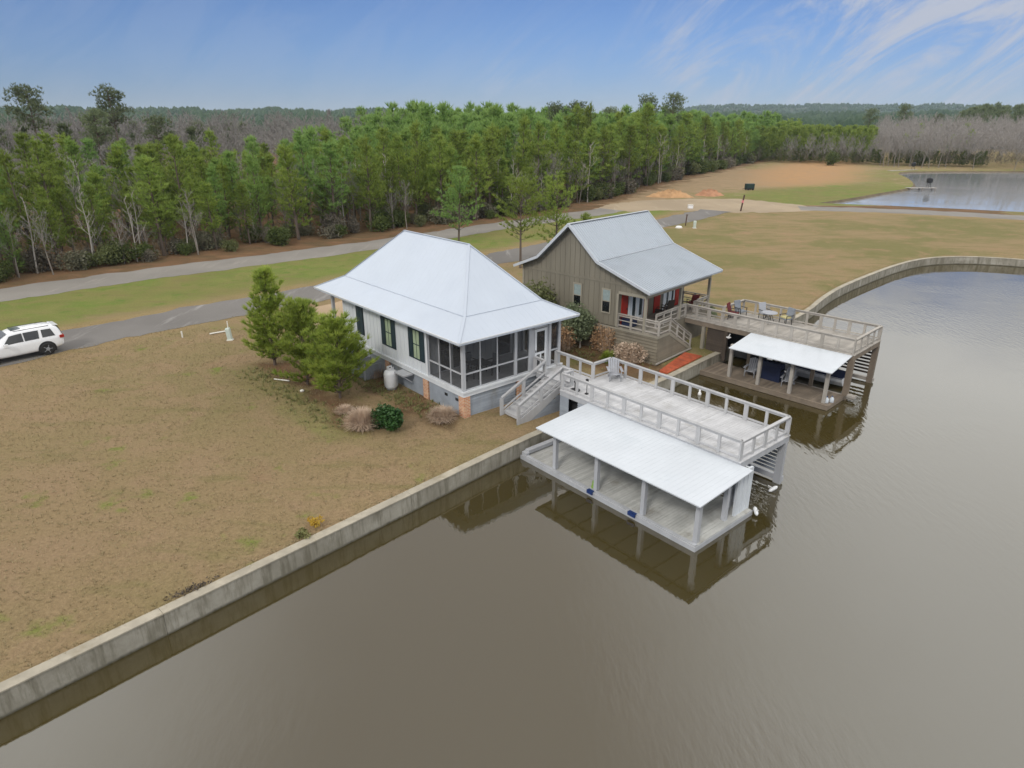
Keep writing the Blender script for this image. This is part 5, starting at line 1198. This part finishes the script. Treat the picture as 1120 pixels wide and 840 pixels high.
def pine_wood():
    rng = rg(71); cand = []
    s = 2.
    while s < S_END-2:
        x0, y0 = edge_pt(s, 0); D = math.hypot(x0, y0); d = 1.2
        while d < 150:
            ss, dd = s+rng.normal(0, 1.0), d+rng.normal(0, .8); x, y = edge_pt(ss, dd); r = math.hypot(x, y)
            left_end = 30+.18*max(0, s-30)
            if d > 7 and math.sin(x*.21+y*.13)*math.sin(x*.11-y*.17) > .5 and rng.random() < .75: d += 3.; continue
            if VIEW(x, y) and (d < left_end or math.degrees(math.atan2(x, y)) > -11.5+rng.normal(0, 1.2)): cand.append((dd, ss, x, y, r))
            d += 3.9 if d < 30 else 4.8
        s += 3.6 if D < 120 else 4.2
    key = lambda c: c[4]*(1 if c[0] < 7 else 1.5 if c[0] < 14 else 2.1); cand.sort(key=key)
    front = cand[:285]; rest = cand[285:]
    for dd, ss, x, y, r in front:
        h = wood_height(ss, dd)*min(1.28, max(.5, rng.normal(.95, .17))); i = int(rng.integers(len(PINES)))
        edge = dd < 5
        place(PINES[i], x, y, h, 11., rng.uniform(0, 6.28), 'green pine on the road-side edge of the dense pine wood' if edge else 'green pine standing inside the dense pine wood behind its edge', 'pine tree', 'pines on the edge of the wood' if edge else 'pines inside the wood', rng.uniform(.95, 1.35) if edge else rng.uniform(.85, 1.2))
    L = []
    for dd, ss, x, y, r in rest:
        V, F = LOWP[int(rng.integers(4))]; h = wood_height(ss, dd)*min(1.3, max(.6, rng.normal(.94, .15)))/11; a = rng.uniform(0, 6.28); c, s_ = math.cos(a), math.sin(a)
        L.append((np.c_[(V[:,0]*c-V[:,1]*s_)*h+x, (V[:,0]*s_+V[:,1]*c)*h+y, V[:,2]*h], F))
    V, F = join(L); o = mesh_np('pine_forest', V, F, M['needles']); tag(o, 'dense mass of pines filling the wood', 'forest', kind='stuff')
    L = []
    for _ in range(900):
        ss = 4+(S_END-10)*rng.random()**1.3; dd = .5+24*rng.random()**1.5; x, y = edge_pt(ss, dd)
        if not VIEW(x, y): continue
        V, F = LOWB[int(rng.integers(4))]; h = rng.uniform(1.6, 4.2)/12; a = rng.uniform(0, 6.28); c, s_ = math.cos(a), math.sin(a)
        L.append((np.c_[(V[:,0]*c-V[:,1]*s_)*h*1.3+x, (V[:,0]*s_+V[:,1]*c)*h*1.3+y, V[:,2]*h-.6], F))
    V, F = join(L); o = mesh_np('undergrowth', V, F, M['shrub_grey']); tag(o, 'bare brushy undergrowth between the pine stems', 'undergrowth', kind='stuff')
    # bare saplings and brush along the edge
    n = 0
    while n < 190:
        ss = 20+(S_END-70)*rng.random()**1.5; dd = rng.uniform(-1.2, 3.) if rng.random() < .45 else rng.uniform(2, 16); x, y = edge_pt(ss, dd)
        if not VIEW(x, y): continue
        h = wood_height(ss, 0)*rng.uniform(.5, .95 if dd < 3 else 1.2); n += 1
        if rng.random() < .4: place(PALE[int(rng.integers(3))], x, y, h*.9, 8., rng.uniform(0, 6.28), 'leafless sapling with a pale whitish stem at the edge of the pine wood', 'bare tree', 'pale saplings along the wood')
        else: place(BARE[int(rng.integers(4))], x, y, h*.85, 12., rng.uniform(0, 6.28), 'leafless grey-brown tree with hazy twigs at the edge of the pine wood', 'bare tree', 'bare trees along the wood', rng.uniform(.8, 1.1))
    B = []
    for i in range(5):
        V, F = bush_geo(rg(340+i), 1.4, 1.2, 2.2, 1300, .11, 10); e = bpy.data.objects.new('shrub', None)
        f_ = mesh_np('foliage', V, F, M[('shrub_olive','shrub_olive','shrub_grey','shrub_olive','shrub_grey')[i]], e); COL.objects.unlink(f_); B.append(e)
    n = 0
    while n < 240:
        ss = 12+(S_END-22)*rng.random()**1.2; dd = rng.uniform(-1.6, 3.5); x, y = edge_pt(ss, dd)
        if not VIEW(x, y): continue
        i = int(rng.integers(5)); n += 1; k = rng.uniform(.55, 1.25)*(1+.5*min(1, max(0, ss-60)/150))
        place(B[i], x, y, 2.2*k, 2.2, rng.uniform(0, 6.28), ('olive green' if i in (0,1,3) else 'greyish brown')+' brushy shrub at the foot of the pine wood', 'shrub', ('olive' if i in (0,1,3) else 'grey-brown')+' shrubs at the foot of the wood', rng.uniform(.8, 1.3))
    return B
BUSH = pine_wood()

# old pines standing above the wood: two at the left, pair and group in the middle, some on the right rise
for x, y, h, i, lab in ((-84,126,19.3,0,'tall old pine with a rounded open crown, leftmost above the wood'),(-75.5,137,19.5,1,'tall old pine with a massive dark crown above the left part of the wood'),(-69,118,15.5,2,'old pine lower than its neighbours above the left part of the wood'),(-62,125,14.5,0,'short old pine beside the massive dark crown'),
    (36.,196,20.0,1,'tall old pine with a full rounded crown above the middle of the wood'),(45.5,203,20.8,0,'tall old pine with an open ragged crown, right of the full rounded one'),(27,190,17.2,2,'old pine left of the pair above the middle of the wood'),(17,186,18.3,0,'old pine in the small group left of the pair'),(11,192,18.,1,'leftmost old pine of the small group above the middle of the wood')):
    place(TALL[i], x, y, h, 20., i*2.1+x, lab, 'old pine tree', 'old pines above the wood')

def woods():
    rng = rg(81)
    def mass(name, label, src, h0, mat, n, pos, hh):
        L = []
        for _ in range(n):
            x, y, z = pos(); V, F = src[int(rng.integers(len(src)))]; h = rng.uniform(*hh)/h0; a = rng.uniform(0, 6.28); c, s_ = math.cos(a), math.sin(a)
            L.append((np.c_[(V[:,0]*c-V[:,1]*s_)*h+x, (V[:,0]*s_+V[:,1]*c)*h+y, V[:,2]*h+z], F))
        V, F = join(L); o = mesh_np(name, V, F, M[mat]); tag(o, label, 'forest', kind='stuff')
    def polar(a0, a1, r0, r1, z=0, pw=1.):
        def f():
            a = R(rng.uniform(a0, a1)); r = r0+(r1-r0)*rng.random()**pw; return r*math.sin(a), r*math.cos(a), (z(a, r) if callable(z) else z)
        return f
    # bare hardwoods behind the pines at the left, and round the pond at the right
    mass('bare_woodland', 'hazy grey bare hardwood forest behind the pines at the left', LOWB, 12, 'twigs', 800, polar(-43, -9, 150, 330), (12, 16))
    mass('bare_woodland', 'grey bare trees close behind the pines at the far left', LOWB, 12, 'twigs', 170, polar(-43, -27, 105, 155), (7, 11))
    mass('pine_forest', 'scattered dark pines in the grey bare forest at the left', LOWP, 11, 'needles_tall', 60, polar(-43, -20, 150, 300), (9, 14))
    mass('bare_woodland', 'hazy grey bare hardwood forest beyond the far pond', LOWB, 12, 'twigs', 1500, polar(27, 43, 268, 420, lambda a, r: max(0, r-285)*.035), (8, 13.5))
    mass('bare_woodland', 'thin grey bare trees before the distant plantation', LOWB, 12, 'twigs', 190, polar(21, 31, 262, 300), (5, 10))
    mass('pine_forest', 'dark band of pines across the end of the tan field', LOWP, 11, 'needles', 560, polar(19, 27, 275, 430), (7, 12))
    mass('pine_forest', 'scattered pines where the far band thins into the bare wood', LOWP, 11, 'needles', 34, polar(28, 33, 285, 430), (8, 13))
    mass('pine_forest', 'distant pines on the rise at the right', LOWP, 11, 'needles_tall', 420, polar(31.8, 44, 430, 560, lambda a, r: (3+(r-430)*.03)*min(1, (math.degrees(a)-31)/2.5)), (9, 18))
    mass('pine_forest', 'distant pines behind the plantation', LOWP, 11, 'needles', 900, polar(3, 22, 300, 560, lambda a, r: (r-300)*.012, 1.3), (8.5, 13))
    mass('brushwood', 'low grey brush at the foot of the far woods', LOWB, 12, 'shrub_grey', 420, polar(19, 43, 262, 282), (2.5, 6))
    mass('brushwood', 'low dark brush under the far pines', LOWP, 11, 'shrub_olive', 200, polar(19, 34, 268, 280), (2.5, 5))
    for k in range(26):    # individual bare trees and bushes on the near shore of that wood
        a = R(rng.uniform(25, 41)); r = rng.uniform(256, 268)/math.cos(a-R(30)); x, y = r*math.sin(a), r*math.cos(a)
        place(BARE[k % 4], x, y, rng.uniform(7, 12), 12., rng.uniform(0, 6.28), 'leafless grey tree at the front of the far wood beyond the pond', 'bare tree', 'bare trees beyond the pond')
    for u, lab in ((.46,'dark green round bush on the far bank of the pond, left of two'),(.585,'dark green round bush on the far bank of the pond, right of two')):
        y = 236; place(BUSH[0], u*y*.99, y, 5., 2.2, u*9, lab, 'shrub', None)
    for i, (u, y, h) in enumerate(((.505,330,19.),(.555,345,21.),(.60,340,17.))):
        place(TALL[i], u*y*.985, y, h, 20., i*1.7, ('dark leaning-crowned old pine above the far bare wood','broad pale-topped old pine above the far bare wood','small dark old pine right of the broad one above the far bare wood')[i], 'old pine tree', 'old pines above the far bare wood')
    # wooded hills
    def H(a, r):
        az = math.degrees(a); base = 20*sstep(420, 1500, r)*(1.12 if az < -8 else .78+.03*math.sin(az*.7))
        ridge = 46*math.exp(-((r-2900)/500.)**2)*sstep(9, 15, az)*(1-.15*sstep(24, 34, az))
        return float(base+ridge+2.0*math.sin(az*.9+r*.004)+1.2*math.sin(az*2.3))
    az = np.radians(np.linspace(-52, 52, 90)); rr = np.r_[np.linspace(430, 1600, 22), np.linspace(1750, 3300, 14)]; V = []; F = []
    for r in rr:
        for a in az: V.append((r*math.sin(a), r*math.cos(a), H(a, r)-(3. if r < 440 else 0)))
    m = len(az)
    for i in range(len(rr)-1):
        for k in range(m-1): F.append((i*m+k, i*m+k+1, (i+1)*m+k+1, (i+1)*m+k))
    hm = surf('wooded_hill', (.045,.065,.030), .95, .45, .02, bmp=0); o = mesh_np('hills', V, F, hm, smooth=True); tag(o, 'low wooded hills along the horizon', kind='structure')
    n = 24000; a = np.radians(rng.uniform(-47, 47, n)); r = 450+2700*rng.random(n)**1.25; hz = np.array([H(p, q) for p, q in zip(a, r)]); hh = rng.uniform(9, 16, n); w = rng.uniform(2.5, 5., n)*(1+r/7000)
    base = np.c_[r*np.sin(a), r*np.cos(a), hz]; Vs = []; Fs = []
    ring = 5; t = np.linspace(0, 2*np.pi, ring, endpoint=False)
    low = base[:,None,:]+np.stack([np.cos(t)*w[:,None]*.8, np.sin(t)*w[:,None]*.8, np.repeat((hh*.25)[:,None], ring, 1)], -1)
    mid = base[:,None,:]+np.stack([np.cos(t+.5)*w[:,None]*rng.uniform(.7, 1.2, (n, ring)), np.sin(t+.5)*w[:,None]*rng.uniform(.7, 1.2, (n, ring)), hh[:,None]*rng.uniform(.55, .75, (n, ring))], -1)
    top = base+np.c_[np.zeros((n,2)), hh]
    Vv = np.concatenate([low, mid, top[:,None,:]], 1); k = 2*ring+1; Fq = []
    for i in range(ring):
        j = (i+1) % ring; Fq += [(i, j, ring+j), (i, ring+j, ring+i), (ring+i, ring+j, 2*ring)]
    Fq = np.array(Fq); F = (Fq[None]+(np.arange(n)*k)[:,None,None]).reshape(-1, 3)
    o = mesh_np('distant_forest', Vv.reshape(-1, 3), F, M['hill_pines']); tag(o, 'far pine forest covering the hills', 'forest', kind='stuff')
woods()
# ------------------------------------------------------------------ sky, light, air and camera
SUN_EL, SUN_AZ = R(40), R(205)     # azimuth clockwise from +Y
def make_world():
    w = bpy.data.worlds.new('World'); SC.world = w; w.use_nodes = True; nt = w.node_tree; bg = nt.nodes['Background']
    sky = N(nt, 'ShaderNodeTexSky'); sky.sky_type = 'NISHITA'; sky.sun_disc = False; sky.sun_elevation = SUN_EL; sky.sun_rotation = SUN_AZ
    sky.air_density = 1.; sky.dust_density = SKY_DUST; sky.ozone_density = SKY_OZ; sky.altitude = 50
    tc = N(nt, 'ShaderNodeTexCoord').outputs['Generated']; sep = N(nt, 'ShaderNodeSeparateXYZ'); nt.links.new(tc, sep.inputs[0])
    x, y, z = sep.outputs
    # blue lower sky
    c = mix(nt, 1., sky.outputs['Color'], mix(nt, ramp(nt, z, 0., .14), SKY_LOW, SKY_TINT), 'MULTIPLY')
    # thin cirrus fanning up to the right
    yy = math_(nt, 'MAXIMUM', y, .25); cv = N(nt, 'ShaderNodeCombineXYZ'); nt.links.new(math_(nt, 'DIVIDE', x, yy), cv.inputs[0]); nt.links.new(math_(nt, 'DIVIDE', z, yy), cv.inputs[1])
    st = noise(nt, mapped(nt, mapped(nt, cv.outputs[0], rot=(0,0,R(-36))), (3.0,11.,1)), 1., 10, .68, 1.2); bk = noise(nt, mapped(nt, cv.outputs[0], (3.2,6.5,1), loc=(4.2,1.3,0)), 1., 4, .55)
    side = ramp(nt, math_(nt, 'ADD', math_(nt, 'DIVIDE', x, yy), math_(nt, 'MULTIPLY', math_(nt, 'SUBTRACT', bk, .5), 1.3)), -.02, .52)
    cm = math_(nt, 'MULTIPLY', ramp(nt, st, .40, .62), math_(nt, 'ADD', math_(nt, 'MULTIPLY', side, .90), .10))
    c = mix(nt, cm, c, CIRRUS)
    # bright unseen overcast sheet, shaped darker ahead and brighter sideways for the lake's reflections
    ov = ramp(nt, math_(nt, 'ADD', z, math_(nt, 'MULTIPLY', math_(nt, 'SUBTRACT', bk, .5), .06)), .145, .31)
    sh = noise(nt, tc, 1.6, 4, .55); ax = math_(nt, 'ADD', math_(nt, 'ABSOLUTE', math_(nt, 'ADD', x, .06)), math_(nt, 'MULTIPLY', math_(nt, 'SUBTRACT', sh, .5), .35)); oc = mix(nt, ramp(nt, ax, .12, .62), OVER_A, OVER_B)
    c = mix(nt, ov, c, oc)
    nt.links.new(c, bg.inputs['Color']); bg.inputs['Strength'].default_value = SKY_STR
SKY_STR, SKY_DUST, SKY_OZ = .10, .05, 4.5
SKY_TINT = (.46, .53, .745); SKY_LOW = (.38, .45, .70)
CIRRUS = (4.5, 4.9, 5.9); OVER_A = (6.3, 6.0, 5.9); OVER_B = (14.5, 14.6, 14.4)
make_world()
sl = bpy.data.lights.new('sun', 'SUN'); sl.energy = 1.5; sl.angle = R(12); sl.color = (1., .965, .91)
so = bpy.data.objects.new('sun', sl); COL.objects.link(so)
d = Vector((math.sin(SUN_AZ)*math.cos(SUN_EL), math.cos(SUN_AZ)*math.cos(SUN_EL), math.sin(SUN_EL))); so.rotation_euler = d.to_track_quat('Z', 'Y').to_euler(); so.location = d*200+Vector((0,0,50))

def make_haze():
    m = bpy.data.materials.new('haze_air'); m.use_nodes = True; nt = m.node_tree; nt.nodes.remove(nt.nodes['Principled BSDF'])
    v = N(nt, 'ShaderNodeVolumePrincipled'); v.inputs['Color'].default_value = (.72,.86,1.,1); v.inputs['Density'].default_value = HAZE; v.inputs['Anisotropy'].default_value = .0
    nt.links.new(v.outputs[0], nt.nodes['Material Output'].inputs['Volume'])
    o = MB().box(-3600, 3600, -400, 5800, -3, 95).build('haze', m); tag(o, 'thin blue-grey air over the whole place', 'haze', kind='stuff')
HAZE = .00011
if HAZE: make_haze()

cam = bpy.data.cameras.new('camera'); cam.sensor_width = 36; cam.sensor_fit = 'HORIZONTAL'; cam.lens = 732.019/1120*36; cam.clip_end = 12000; cam.clip_start = .2
co = bpy.data.objects.new('camera', cam); COL.objects.link(co); co.location = (0, 0, 13.8); co.rotation_euler = (math.pi/2-.37401, 0, 0); SC.camera = co
SC.view_settings.view_transform = 'Standard'; SC.view_settings.look = 'None'; SC.view_settings.gamma = 1; SC.view_settings.use_curve_mapping = False; SC.view_settings.exposure = EXPO = .12
SC.render.engine = 'CYCLES'; SC.cycles.max_bounces = 7; SC.cycles.transparent_max_bounces = 12; SC.cycles.volume_bounces = 0; SC.cycles.use_denoising = True
SC.cycles.caustics_reflective = False; SC.cycles.caustics_refractive = False
